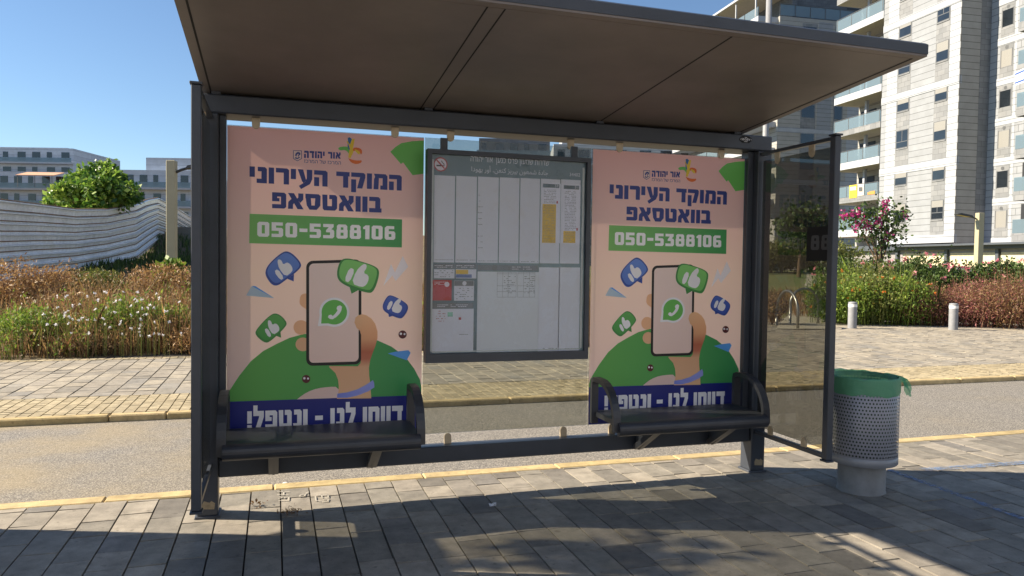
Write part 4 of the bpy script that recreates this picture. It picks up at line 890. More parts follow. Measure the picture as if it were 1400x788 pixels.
# local: +x right (into the block), +y away along the lit facade, z up.  lit facade A is x = 0, y >= 0
def fy(px, py, off=0): q = on_plane(px, py, Cn+BYv*off, BYv); return (q-Cn).dot(BA), q.z
def P(mb, name, mat, parent=tw): return mb.build(name, M[mat] if isinstance(mat, str) else mat, parent)
FH = 3.03; TOP = 34
yL = fy(1203, 222)[0]                       # left end of the stone wall
yE = fy(1139, 222)[0]                       # far end of the balconies
P(MB().box(.0, 9, .0, yL, 3.75, TOP), 'wall', 'stoneB')
P(MB().box(9, 16, -20, yE+.3, 0, TOP), 'wall', 'room')
# white strips and bands
yA = [fy(x, 150)[0] for x in (1303, 1293, 1275, 1241, 1221)]
wl = MB()
w0, w1 = fy(1297, 110)[0], fy(1278, 110)[0]; v0, v1 = fy(1245, 110)[0], fy(1227, 110)[0]
wl.box(-.012, 0.3, .001, w0-.02, 3.76, TOP-.1); wl.box(-.012, .3, v1+.02, yL-.6, 3.76, TOP-.1); P(wl, 'white_strip', 'stoneW')
SILL0 = 5.35
zs = [SILL0+FH*i for i in range(9)]
for (a, b) in ((w0, w1), (v0, v1)):
    P(MB().box(-.009, .3, a, b, 3.77, TOP-.2), 'dark_stone_strip', 'stoneG')
for i, z in enumerate(zs[:9]):
    for j, (a, b) in enumerate(((w0, w1), (v0, v1))):
        fr = P(MB().box(-.02, .05, a+.06, b-.05, z, z+1.5), 'window', 'wframe')
        sh_ = random.choice((0, .35, .6, .9, .5))
        P(MB().box(-.026, -.021, a+.14, b-.13, z+.07, z+1.43), 'pane', 'win', fr)
        if sh_: P(MB().box(-.034, -.0265, a+.13, b-.12, z+1.43-1.36*sh_, z+1.45), 'shutter', 'shut', fr)
        P(MB().box(-.032, -.0262, a+.14, b-.13, z+.5, z+.56).box(-.032, -.0262, (a+b)/2-.03, (a+b)/2+.03, z+.561, z+1.42), 'mullion', 'wframe', fr) if sh_ < .5 else None
        lo = MB().box(-.06, -.0, a+.1, b-.05, z-.09, z-.01); P(lo, 'sill', 'stoneG', fr)
for i in range(5):
    z = SILL0-2.03+FH*2*i+.2 if i else 3.75
    z = [3.55, 9.35, 15.4, 21.45, 27.5][i]
    P(MB().box(-.05, .2, -.04, yL, z, z+.62), 'band', 'stoneW')
# lit corner, side wall, dark return
P(MB().box(.002, 2.66, -.02, -.001, 3.4, TOP), 'side_wall', 'stoneM')
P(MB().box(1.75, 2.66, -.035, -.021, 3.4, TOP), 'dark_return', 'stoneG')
# facade B: comes toward us at x = 2.66
XB = 2.66; P(MB().box(XB, 9, -16, -.036, 0, TOP), 'wall', 'stoneB')
def fyb(px, py): q = on_plane(px, py, Cn+BYv*XB, BYv); return (q-Cn).dot(BA), q.z
c0, c1 = fyb(1365, 150)[0], fyb(1383, 150)[0]; e0 = fyb(1388, 150)[0]; qe = on_plane(1389, 150, Cn+BYv*(XB-1.3), BYv); eB = (qe-Cn).dot(BA)
zB = [fyb(1372, y)[1] for y in (325, 274, 218, 162, 106)]
fB = (zB[4]-zB[0])/4; 
P(MB().box(XB-.012, XB+.2, c0+.3, -.04, 3.5, TOP-.1).box(XB-.012, XB+.2, e0, c1-.1, 3.5, TOP-.1), 'white_strip', 'stoneW')
for i in range(9):
    z = zB[0]+fB*i
    fr = P(MB().box(XB-.016, XB+.1, c1, c0, z-.0, z+2.35), 'window', 'stoneG')
    P(MB().box(XB-.024, XB-.017, c1+.12, c0-.12, z+.75, z+1.95), 'pane', 'win' if i % 2 else 'shut', fr); P(MB().box(XB-.030, XB-.018, c1+.06, c1+.119, z+.7, z+2.0).box(XB-.030, XB-.018, c0-.119, c0-.06, z+.7, z+2.0), 'frame', 'wframe', fr)
    vt = MB(); yy_ = (c0+c1)/2; n = 14; vt.add([(XB-.03, yy_+.14*math.cos(2*math.pi*k_/n), z+2.15+.14*math.sin(2*math.pi*k_/n)) for k_ in range(n)], [tuple(range(n))]); P(vt, 'vent', 'wframe', fr)
    P(MB().box(XB-.03, XB+.1, -10, -.06, z-.55, z-.02), 'band', 'stoneW') if i % 1 == 0 else None
# balconies of facade B (project towards the street)
for i in range(9):
    z = zB[0]+fB*i-.45
    b_ = P(MB().box(XB-1.3, XB-.02, -16, eB, z, z+.65), 'balcony', 'stoneG')
    P(MB().box(XB-1.28, XB-1.25, -16, eB-.02, z+.66, z+1.62).box(XB-1.24, XB-.03, eB-.04, eB-.01, z+.66, z+1.62), 'railing', 'rglass', b_)
    P(MB().box(XB-.035, XB-.013, -16, e0-.8, z+.66, z+2.8), 'balcony_door', 'door', b_)
# loggias of facade A
zl = [fy(1201, y)[1] for y in (322, 273, 224, 175, 126)]; fl = (zl[4]-zl[0])/4
P(MB().box(2.6, 8.9, yL+.01, yE, .1, TOP-.5), 'recess_wall', 'stoneM')
P(MB().box(.0, 2.59, yE-.1, yE+.25, .1, TOP-.5), 'end_wall', 'stoneG') if 0 else None
ym = (yL+yE)/2
for i in range(10):
    z = zl[0]+fl*i
    sl_ = P(MB().box(-.06, 2.59, yL+.02, yE, z, z+(.62 if i % 2 == 0 else .5)), 'balcony_slab', 'slab' if i % 2 == 0 else 'stoneG')
    P(MB().box(-.03, 2.5, yL+.05, yE-.05, z-.012, z-.002), 'soffit', 'under', sl_)
    h0 = z+(.62 if i % 2 == 0 else .5)
    P(MB().box(-.045, -.02, yL+.05, yE-.02, h0+.02, h0+.98), 'railing', 'rglass', sl_)
    rp = MB()
    for t in (.02, .34, .67, .99): y_ = yL+.05+(yE-yL-.12)*t; rp.box(-.06, -.046, y_-.03, y_+.03, h0, h0+1.02)
    rp.box(-.065, -.015, yL+.04, yE-.02, h0+1.021, h0+1.06); P(rp, 'handrail', 'wframe', sl_)
    for t0, t1 in ((.08, .42), (.62, .95)):
        P(MB().box(2.55, 2.598, yL+(yE-yL)*t0, yL+(yE-yL)*t1, h0+.02, h0+2.05), 'balcony_door', 'door', sl_)
    P(MB().box(1.2, 1.45, ym+.3, ym+.55, h0, z+fl-.02), 'pillar', 'slab', sl_)
# podium with shops
P(MB().box(-.4, 9, -30, yE+20, 0, 3.4), 'podium', 'shopwall'); P(MB().box(-.9, -.41, -30, yE+20, 3.0, 3.42), 'fascia', 'mall')
for i, (a, b) in enumerate(((-9.0, -4.6), (-4.2, -.2), (.4, 4.6))):
    P(MB().box(-.46, -.402, a, b, 1.75, 2.75), 'shop_panel', 'cream'); P(MB().box(-.47, -.403, a, b, .2, 1.7), 'shop_panel', 'stoneD')
for y_ in (-9.2, -4.4, 0.1, 5.2): P(MB().box(-.62, -.42, y_-.13, y_+.13, .1, 2.99), 'shop_column', 'mall')
P(MB().box(-1.5, -.91, -14, 5, 3.25, 3.36), 'canopy', 'mall')
# things on the balconies
def fl_at(px, py, dx=-.05): q = on_plane(px, py, Cn+BYv*dx, BYv); return q
def small(name, label, cat, pts, dx, mat, extra=()):
    mb = MB(); vs = [fl_at(px, py, dx) for px, py in pts]; o = vs[0].copy(); n = len(vs)
    mb.add([v-o for v in vs]+[v-o+BYv*.03 for v in vs], [tuple(range(n)), tuple(range(n, 2*n))]+[(i, (i+1) % n, (i+1) % n+n, i+n) for i in range(n)])
    t = thing(name, label, cat, o); mb.build('cloth', mat, t)
    for nm, p_, m_ in extra:
        mb = MB(); vs = [fl_at(px, py, dx-.02) for px, py in p_]; n = len(vs); mb.add([v-o for v in vs], [tuple(range(n))]); mb.build(nm, m_, t)
M['flagw'] = plain('flag_white', '#e2e2e4', .8); M['flagb'] = plain('flag_blue', '#3c5c9c', .8); M['towely'] = plain('towel_yellow', '#d7b93e', .9, 0, .25, 30); M['towelp'] = plain('towel_pattern', '#c9bfb2', .9, 0, .35, 40); M['towelo'] = plain('orange_cloth', '#c98a4a', .9)
small('hanging_towel', 'yellow printed towel hung over a balcony rail of the white tower', 'towel', [(1161, 254), (1171.5, 252.5), (1171, 270.5), (1161, 271.5)], -.1, M['towely'], [('printed_patch', [(1162, 256), (1170.5, 255), (1170.5, 260), (1162, 261)], M['towelp'])])
small('hanging_towel', 'pale patterned towel next to the yellow towel on the balcony rail', 'towel', [(1172.5, 252), (1181, 252), (1181, 267), (1172.5, 268.5)], -.1, M['towelp'], [('printed_patch', [(1174, 256), (1179, 256), (1179, 262), (1174, 262)], M['wframe'])])
small('hanging_cloth', 'orange cloth bundled on the balcony rail beside the towels', 'cloth', [(1186, 263.5), (1191, 261.5), (1196, 261), (1196, 265.5), (1186, 266.5)], -.1, M['towelo'])
qb = lambda px, py, X: on_plane(px, py, Cn+BYv*X, BYv)
fo = qb(1386, 105, XB-1.33); mb = MB(); fc = [qb(x, y, XB-1.33)-fo for x, y in ((1388, 99), (1412, 88), (1412, 108), (1388, 117))]
t = thing('flag', 'white flag with blue stripes draped on a grey balcony at far right', 'flag', fo); mb.add(fc+[v+BYv*.012 for v in fc], [(0,1,2,3),(4,5,6,7),(0,1,5,4),(1,2,6,5),(2,3,7,6),(3,0,4,7)]).build('cloth', M['flagw'], t)
for u0, u1 in ((.1, .24), (.76, .9)):
    l0, l1 = fc[0], fc[3]; r0, r1 = fc[1], fc[2]; MB().add([l0.lerp(l1, u0)-BYv*.01, r0.lerp(r1, u0)-BYv*.01, r0.lerp(r1, u1)-BYv*.01, l0.lerp(l1, u1)-BYv*.01], [(0,1,2,3)]).build('stripe', M['flagb'], t)
M['plast'] = plain('white_plastic', '#e6e6e4', .5)
zc = zl[2]+.62
for i, (px, lab) in enumerate(((1159, 'white plastic chair at the far end of a tower balcony'), (1172, 'white plastic chair in the middle of a tower balcony'), (1190, 'white plastic chair at the near end of a tower balcony'))):
    q = fl_at(px, 215, .5); q.z = zc; t = thing('plastic_chair', lab, 'chair', q, R(20*i), 'white chairs on a balcony')
    MB().box(-.22, .22, -.22, .22, .42, .46, .01).build('seat', M['plast'], t); MB().prism([(-.22, .46), (.22, .46), (.19, .92), (-.19, .92)], .19, .23).build('backrest', M['plast'], t)
    for sx in (-.19, .19):
        for sy in (-.19, .19): MB().box(sx-.025, sx+.025, sy-.025, sy+.025, 0, .42).build('leg', M['plast'], t)

# block C: grey, behind, its broad side to the camera
Dc = 86; q0 = at_d(985, 200, Dc); q1 = at_d(1215, 200, Dc); 
Cc = at_d(1062, 200, 88); Cc.z = 0; rotC = R(-5)
bc2 = thing('apartment_block', 'grey stone apartment block with glass railed terrace behind the shelter roof', 'apartment block', Cc, rotC)
def P2(mb, name, mat): return mb.build(name, M[mat], bc2)
cx = Vector((math.cos(rotC), math.sin(rotC), 0)); cy = Vector((-math.sin(rotC), math.cos(rotC), 0))
def c_at(px, py): q = on_plane(px, py, Cc, cy); return (q-Cc).dot(cx), q.z
zR = c_at(1090, 24)[1]
P2(MB().box(0, 24, 0, 26, 0, zR), 'wall', 'stoneM')
P2(MB().box(2.6, 24, 1.8, 24, zR, zR+6.5), 'upper_wall', 'stoneD')
for px, py in ((1093, 20), (1143, 24)): x_, z_ = c_at(px, py); 
P2(MB().box(10.2, 11.8, 1.76, 1.81, zR+.3, zR+2.4), 'terrace_door', 'door')
rl = MB(); rl.box(0, 24, .02, .06, zR+.1, zR+1.35); P2(rl, 'railing', 'rglass')
rp = MB()
for i in range(13): rp.box(i*2-.04, i*2+.04, -.01, .019, zR, zR+1.4)
rp.box(0, 24, -.02, .07, zR+1.401, zR+1.46); P2(rp, 'handrail', 'wframe')
wcols = [c_at(x, 250)[0] for x in (1066, 1103, 1121, 1150)]
nfl = int(zR/3.05)
for i in range(nfl):
    z = zR-1.0-3.05*i-1.5
    for j, (x0, w_) in enumerate(((3.0, 2.0), (7.4, 1.3), (12.2, 2.2), (17.5, 2.0))):
        if z < 1: continue
        f_ = P2(MB().box(x0, x0+w_, -.012, .1, z-1.2, z+1.9), 'dark_stone_strip', 'stoneG'); wdw = P2(MB().box(x0+.15, x0+w_-.15, -.03, .05, z, z+1.5), 'window', 'win')
    if i % 2: P2(MB().box(-.03, 24, -.05, .1, z-1.9, z-1.3), 'band', 'stoneW')
P2(MB().box(5.2, 7.1, -.01, .1, 0, zR-.3), 'beige_strip', 'stoneB'); P2(MB().box(9.3, 11.6, -.01, .1, 0, zR-.3), 'beige_strip', 'stoneW')
# its lit left side: terraces stepping away with slabs and a thin roof
for i in range(8):
    z = zR-.7-3.05*i
    if z < 1: continue
    s_ = P2(MB().box(-2.6, -.01, .4, 26, z, z+.62), 'terrace_slab', 'slab'); MB().box(-2.56, -2.5, .45, 26, z+.63, z+1.7).build('railing', M['rglass'], s_)
    rp = MB()
    for j in range(9): rp.box(-2.62, -2.57, .5+j*3, .58+j*3, z+.62, z+1.72)
    rp.build('railing_post', M['wframe'], s_)
rf = P2(MB().box(-2.9, 3.2, .2, 26, zR+3.1, zR+3.35), 'roof_slab', 'slab'); P2(MB().box(-2.8, 3.1, .3, 25.9, zR+3.06, zR+3.095), 'roof_soffit', 'under')
for j in range(6): P2(MB().box(-2.6, -2.45, 1+j*4.6, 1.15+j*4.6, zR, zR+3.05), 'roof_column', 'slab')
P2(MB().box(2.0, 2.59, .6, 25, zR, zR+3.05), 'penthouse_wall', 'stoneD')

# block D: bluish, seen between beam and notice board
def simple_block(name, label, pxl, pxr, pyt, D, depth, rows, ncol, wall, top=None, rz_=None, bands=True, base_px=None):
    a, b = at_d(pxl, pyt, D), at_d(pxr, pyt, D); z = a.z; a = a.copy(); b = b.copy(); a.z = b.z = 0; d = (b-a); W_ = d.length; ang = math.atan2(d.y, d.x) if rz_ is None else rz_
    t = thing(name, label, 'apartment block', a, ang); MB().box(0, W_, 0, depth, 0, z).build('wall', M[wall], t)
    for r in range(rows):
        zz = z-3.0*(r+1)+.5
        if zz < 0: break
        if bands: sl_ = MB().box(-.3, W_+.3, -1.2, -.01, zz-.75, zz-.45).build('balcony_slab', M['slab'], t); MB().box(-.28, W_+.28, -1.18, -1.14, zz-.44, zz+.45).build('railing', M['rglass'], sl_)
        for c in range(ncol):
            x0 = W_*(c+.2)/ncol; x1 = W_*(c+.2+(.55 if (c+r) % 3 else .35))/ncol
            f_ = MB().box(x0, x1, -.05, .05, zz, zz+1.7).build('window', M['win'], t)
    if top: MB().box(W_*top[0], W_*top[1], 2, depth-2, z, z+top[2]).build('roof_house', M[wall], t)
    return t
simple_block('apartment_block', 'bluish grey apartment block glimpsed above the notice board', 655, 752, 189, 120, 16, 7, 5, 'stoneD', None)
simple_block('apartment_block', 'white apartment block glimpsed above the right poster', 757, 1010, 197, 110, 16, 7, 9, 'stoneW', (.05, .3, 1.6))
simple_block('apartment_block', 'grey stepped apartment block at the far left edge of the skyline', -60, 100, 201, 150, 18, 8, 8, 'farstone', (.2, .9, .4))
simple_block('apartment_block', 'long low grey apartment block with terracotta awning behind the bushy tree', -80, 92, 233, 128, 14, 7, 9, 'farstone', None)
simple_block('apartment_block', 'grey apartment block behind the left lamp post', 150, 262, 232, 122, 18, 6, 6, 'farstone', (.37, .95, 2.3))
simple_block('apartment_block', 'pale apartment block just left of the shelter post', 244, 330, 262, 150, 18, 5, 4, 'stoneW', None)
a, b = at_d(37, 233, 126), at_d(88, 233, 126); t = thing('awning', 'terracotta coloured awning on the long low block', 'awning', (a.x, a.y, a.z-.1), math.atan2(b.y-a.y, b.x-a.x)); MB().prism_x([(0, -.2), (-3, -1.0), (-3, -1.12), (0, -.34)], 0, (b-a).length).build('canvas', plain('terracotta_canvas', '#c79a7c', .85), t)
for f_ in (.05, .5, .95): MB().tube([((b-a).length*f_, -2.9, -1.1), ((b-a).length*f_, -2.9, -3)], .06, 6).build('support', M['wframe'], t)

# ================================================================ PLANTS
L_ = {}
L_['dry'] = leafy('dry_stalks', [(0, '#5f4a35'), (.25, '#84664a'), (.5, '#9c7c55'), (.75, '#6f5a3c'), (1, '#b0925f')], .3)
L_['rust'] = leafy('rusty_stalks', [(0, '#6f4f38'), (.3, '#94704c'), (.6, '#b08c5e'), (.85, '#c2a06a'), (1, '#75623e')], .3)
L_['green'] = leafy('fresh_green', [(0, '#4d6a24'), (.4, '#6f8a32'), (.8, '#93a544'), (1, '#5c7a2c')], .4)
L_['olive'] = leafy('olive_green', [(0, '#4a5527'), (.5, '#6a7336'), (1, '#8a8a48')], .35)
L_['dark'] = leafy('dark_green', [(0, '#2b3d1c'), (.5, '#3f5626'), (1, '#58702f')], .3)
L_['fig'] = leafy('fig_leaf', [(0, '#34541f'), (.35, '#52762c'), (.7, '#7b9a3c'), (1, '#a3b85a')], .4, .35)
L_['red'] = leafy('red_brown', [(0, '#63403a'), (.25, '#84564a'), (.5, '#7c6040'), (.75, '#957650'), (.9, '#6f6a3c'), (1, '#a5505c')], .35)
L_['pinkred'] = leafy('pink_brown', [(0, '#7a4a48'), (.35, '#a0625c'), (.65, '#8f7350'), (.85, '#b5747a'), (1, '#6f6a40')], .35); L_['pink'] = leafy('pink_petal', [(0, '#d9627f'), (.5, '#e48a9a'), (1, '#eda6ac')], .4); L_['mag'] = leafy('magenta_bract', [(0, '#a3236a'), (.5, '#c23a85'), (1, '#d05a9c')], .4)
L_['white'] = leafy('white_petal', [(0, '#dedbe0'), (1, '#f4f2f4')], .3); L_['orange'] = leafy('orange_petal', [(0, '#c9591c'), (1, '#e0892e')], .35)
M['bark'] = plain('bark', '#5b4a38', .9, 0, .25, 14, .5, 40); M['canes'] = plain('thin_canes', '#5a4d35', .85)
def zl_(x, y): return np.array([bank_l(a, b) for a, b in zip(x, y)])
# left bed: dry weeds, one mass; heights and colours drift over the bed
def patch(x, y): return .5+.22*np.sin(1.3*x+1.7*np.sin(.8*y))+.18*np.sin(2.9*x-2.1*y+1)+.10*np.sin(6.1*x+4.3*y)
def sst(a, b, t): t = np.clip((t-a)/(b-a), 0, 1); return t*t*(3-2*t)
def tall(x, y): return (.36+.40*sst(-5.6, -2.8, x))*(.55+.75*patch(x, y))*(.45+.55*sst(12.5, 13.6, y))*(1-.75*sst(17.2, 20, y))
def stalks(nm, n, mat, kcut, lab, wid, leafm=None, leaf_n=0, leaf_sz=.05, ymax=21, hk=1., cat='weeds'):
    x = rng.uniform(-10, 9.0, n); y0_ = 12.5+.4*(.5+.5*np.sin(2.2*x+1.3*np.sin(5*x))); y = y0_+(ymax-y0_)*rng.random(n)**1.3; p_ = kcut(x, y); keep = rng.random(n) < p_; x, y = x[keep], y[keep]
    B = np.stack([x, y, zl_(x, y)], 1); H = tall(x, y)*hk*(.6+.6*rng.random(len(x)))
    tag(np_mesh(nm, blades(B, H[:, None], .55, wid), 5, L_[mat]), lab, cat, None, 'stuff')
    if leaf_n:
        i = rng.integers(0, len(x), leaf_n); Q = B[i].copy(); hh = H[i]*(.25+.95*rng.random(leaf_n)); Q[:, 2] += hh; Q[:, :2] += rng.normal(size=(leaf_n, 2))*.07*(.4+hh[:, None])
        tag(np_mesh(nm+'_leaves', leaves(Q, leaf_sz, .55, .7, .32), 4, L_[leafm]), lab.replace('stalks', 'leaves and seed heads'), cat, None, 'stuff')
stalks('straw_weeds', 30000, 'dry', lambda x, y: .35+.6*patch(x, y), 'straw coloured dry weed stalks filling the left bed', .006, 'dry', 26000, .05)
stalks('rusty_weeds', 26000, 'rust', lambda x, y: np.clip(1.25*patch(x+3, y*1.2)-.15, 0, 1), 'rusty brown weed stalks in drifts over the left bed', .006, 'rust', 30000, .045)
stalks('green_weeds', 14000, 'olive', lambda x, y: np.clip(1.8*patch(x*.8-2, y+5)-.95, 0, 1), 'olive green weed stalks in drifts over the left bed', .008, 'green', 9000, .06, 18)
def bush(name, label, c, r, n, size, mat, group=None, stems=7, cat='shrub', up_=.5, aspect=.45, extra=None, shell=.25, wands=0):
    c = Vector(c); t = thing(name, label, cat, c, 0, group); r = Vector(r)
    pts = blob(n, (0, 0, r.z*.95), (r.x, r.y, r.z), shell); pts = pts[pts[:, 2] > .02]
    # uneven outline: clumps
    cl = blob(26, (0, 0, r.z), (r.x*.95, r.y*.95, r.z), .6); nn = n//2
    i = rng.integers(0, len(cl), nn); cp = cl[i]+rng.normal(size=(nn, 3))*np.array([r.x, r.y, r.z])*.14; cp = cp[cp[:, 2] > .02]
    np_mesh('foliage', leaves(np.concatenate([pts, cp]), size, .5, up_, aspect), 4, L_[mat], t)
    mb = MB()
    for _ in range(stems):
        a = random.uniform(0, 6.28); q = Vector((math.cos(a)*r.x*.6, math.sin(a)*r.y*.6, r.z*random.uniform(.8, 1.35))); mb.tube([(0, 0, -.05), q*.5+Vector((0, 0, .1)), q], [.018, .012, .006], 5)
    mb.build('stems', M['canes'], t)
    if wands:
        a = rng.random(wands)*6.28; rr = np.sqrt(rng.random(wands)); Bw = np.stack([np.cos(a)*rr*r.x*.9, np.sin(a)*rr*r.y*.9, np.zeros(wands)], 1); np_mesh('wands', blades(Bw, r.z*2.1, .45, .006), 5, L_[mat], t)
    if extra:
        for nm, mt, cnt, sz, lo in extra:
            d = blob(cnt, (0, 0, r.z), (r.x*1.02, r.y*1.02, r.z*1.03), .95); d = d[d[:, 2] > r.z*lo]; fl_ = []
            for q in d: np_mesh(nm, leaves(np.zeros((9, 3))+rng.normal(size=(9, 3))*sz*.25, sz, .3, .2, .8), 4, L_[mt], t).location = q
    return t
def gp(px, py, dz=0): q = at_z(px, py); return (q.x, q.y, bank_l(q.x, q.y)+dz)
for px, py, w_, h_, lab in ((40, 478, .75, .36, 'bright green weedy clump at the left front of the dry bed'), (175, 474, .95, .40, 'bright green weedy clump before the white flowers'), (232, 470, .7, .33, 'bright green weedy clump close to the shelter post')):
    c = gp(px, py+4); bush('green_clump', lab, c, (w_*.8, .42, h_*(.85+.3*random.random())), 2600, .06, 'green', 'green clumps along the bed edge', 6, 'weed clump', 1.2, .3)
for px, py, D, w_, h_, mt, lab in ((20, 430, 15, .9, .5, 'rust', 'rusty brown bush at the left end of the bed'), (75, 420, 15.5, .9, .5, 'rust', 'tall rusty bush below the hoarding bend'), (135, 425, 16, .7, .42, 'olive', 'olive bush in the middle of the dry bed'), (225, 420, 16.5, 1.0, .45, 'rust', 'rusty bush beside the left lamp post'), (100, 450, 14, .8, .35, 'dry', 'low straw coloured bush near the bed edge'), (205, 445, 14.2, .9, .38, 'rust', 'low rusty bush behind the right green clump')):
    q = at_d(px, py, D); bush('dry_bush', lab, (q.x, q.y, bank_l(q.x, q.y)), (w_, .6, h_), 3000, .07, mt, 'dry bushes in the left bed', 9, 'shrub', .6, .3)
for x_, y_, w_, h_, mt, lab in ((-4.55, 12.95, .55, .2, 'rust', 'low rusty tuft at the left picture edge, on the bed border'), (-2.75, 12.9, .5, .17, 'dry', 'low straw tuft between the two left green clumps'), (-1.3, 12.95, .4, .2, 'rust', 'low rusty tuft close to the shelter post'), (1.2, 13.1, .9, .3, 'olive', 'olive bush half hidden behind the left poster'), (4.6, 13.1, .9, .32, 'rust', 'rusty bush half hidden behind the right poster')):
    bush('dry_bush', lab, (x_, y_, bank_l(x_, y_)), (w_, .35, h_), 1500, .05, mt, 'low tufts along the bed edge', 10, 'shrub', .9, .25)
q = at_d(236, 372, 17.5); bush('vine_shrub', 'leafy bright green shrub at the foot of the left lamp post', (q.x, q.y-.25, bank_l(q.x, q.y)), (.42, .3, .42), 500, .16, 'green', None, 5, 'shrub', .5, .7)
n = 70; fx = rng.uniform(60, 252, n); fy_ = 398+62*rng.random(n)**.9; P_ = []
for a, b in zip(fx, fy_):
    q = at_y(a, b, rng.uniform(12.5, 12.8)); P_.append([q.x, q.y, q.z])
fl_ = [leaves(np.repeat(np.array([q]), 7, 0), .03, .3, .4, .8) for q in P_]
sb = np.array(P_); sb[:, 2] = 0; s4 = np.stack([sb+[.003, 0, 0], sb-[.003, 0, 0], np.array(P_)-[.003, 0, 0], np.array(P_)+[.003, 0, 0]], 1).reshape(-1, 3); tag(np_mesh('wildflower_stalks', s4, 4, L_['olive']), 'thin stalks of the white wildflowers', 'wildflowers', None, 'stuff')
o = np_mesh('white_wildflowers', np.concatenate(fl_), 4, L_['white']); tag(o, 'scattered small white wildflowers over the dry weeds', 'wildflowers', None, 'stuff')
# grassy mound by the fence
n = 6000; x = rng.uniform(-6.2, 2, n); y = rng.uniform(26, 42, n); B = np.stack([x, y, zl_(x, y)], 1); o = np_mesh('mound_grass', blades(B, .28, .5, .02), 5, L_['dark']); tag(o, 'dark grass on the mound by the hoarding', 'grass', None, 'stuff')

def tree(name, label, base, clumps, n, size, mat, trunk_r, cat='tree', aspect=.6, group=None, flowers=None, loose=.33):
    base = Vector(base); t = thing(name, label, cat, base, 0, group); mb = MB(); pts = []
    cs = [Vector(c[:3])-base for c in clumps]; mid = sum(cs, Vector())/len(cs); fork = Vector((mid.x*.3, mid.y*.3, mid.z*.45))
    mb.tube([(0, 0, -.2), (0.02, 0, fork.z*.5), fork], [trunk_r*1.25, trunk_r, trunk_r*.8], 9)
    tk = mb.build('trunk', M['bark'], t, True); mb = MB()
    for c in cs: mb.tube([fork*.98, fork.lerp(c, .5)+Vector((0, 0, .1)), c+Vector((0, 0, .2))], [trunk_r*.55, trunk_r*.35, trunk_r*.12], 6)
    mb.build('limbs', M['bark'], t, True); tot = sum(c[3]**2 for c in clumps)
    for c, (x, y, z, r) in zip(cs, clumps):
        m2 = int(n*r*r/tot); sub = blob(14, c, (r*.8, r*.8, r*.7), .7); i = rng.integers(0, 14, m2); pts.append(sub[i]+rng.normal(size=(m2, 3))*r*loose)
    np_mesh('crown', leaves(np.concatenate(pts), size, .45, -.1, aspect), 4, L_[mat], t)
    if flowers:
        fp, mt, sz = flowers; 
        for q in fp: np_mesh('blossom', leaves(rng.normal(size=(18, 3))*sz*.8, sz, .4, .2, .8), 4, L_[mt], t).location = q
    return t
D = 29; q = at_d(126, 345, D); cl = []
for px, py, r in ((140, 236, .42), (152, 243, .4), (128, 240, .4), (112, 246, .42), (98, 252, .4), (86, 262, .4), (76, 274, .35), (104, 266, .45), (120, 258, .42), (134, 256, .45), (150, 258, .45), (166, 254, .4), (176, 264, .38), (168, 272, .4), (150, 274, .42), (130, 274, .42), (112, 280, .4), (92, 278, .4), (144, 228, .3), (183, 270, .25), (66, 280, .2)):
    p_ = at_d(px, py, D+random.uniform(-1.1, 1.1)); cl.append((p_.x, p_.y, p_.z, r))
tree('fig_tree', 'bushy bright green broadleaf tree rising behind the corrugated fence', (q.x, q.y, 1.0), cl, 6500, .2, 'fig', .11, 'tree', .62, None, None, .30)

# right beds: mound, lantana, red bushes, roses, bougainvillea
def rp_(px, D): q = at_d(px, 430, D); return (q.x, q.y, park_z(q.x, q.y))
nB = 0
for px, D, w_, h_, lab in ((1150, 20.2, 1.0, .62, 'nearest the shelter'), (1172, 20.6, 1.1, .72, 'behind the left bollard'), (1200, 20.3, 1.15, .74, 'right of the left bollard'), (1228, 20.2, 1.0, .66, 'at the end of the green hedge'), (1185, 22.3, 1.3, .8, 'in the second row below the magenta tree'), (1222, 22.2, 1.2, .75, 'in the second row beside the rose bushes'), (1150, 22.4, 1.2, .75, 'in the second row nearest the side glass')):
    bush('lantana_bush', 'green lantana bush with tiny orange flowers, '+lab, rp_(px, D), (w_, .9, h_*random.uniform(.85, 1.1)), 4200, .07, 'olive' if nB % 3 else 'green', 'orange flowered lantana bushes', 9, 'shrub', .4, .5, [('flower', 'orange', 24, .045, .7)], .2, 130); nB += 1
for px, D, w_, h_, lab in ((1248, 20.2, .9, .42, 'beside the green hedge'), (1272, 20.2, .95, .45, 'left of the right bollard'), (1300, 20.3, 1.0, .48, 'behind the right bollard'), (1332, 20.0, 1.1, .5, 'right of the right bollard'), (1365, 19.7, 1.1, .55, 'near the right picture edge'), (1398, 19.5, 1.1, .58, 'cut by the right picture edge'), (1385, 21.5, 1.3, .75, 'tall, in the second row at the right edge'), (1345, 22, 1.2, .6, 'in the second row under the lamp post'), (1300, 22.4, 1.2, .5, 'in the second row before the roses'), (1260, 22.2, 1.1, .52, 'in the second row next to the lantana')):
    bush('red_bush', 'reddish brown dry bush '+lab, rp_(px, D), (w_, .8, h_*random.uniform(.8, 1.15)), 3400, .06, random.choice(('red', 'red', 'pinkred')), 'reddish bushes in the right bed', 16, 'shrub', .5, .38, None, .2, 60)
i = 0
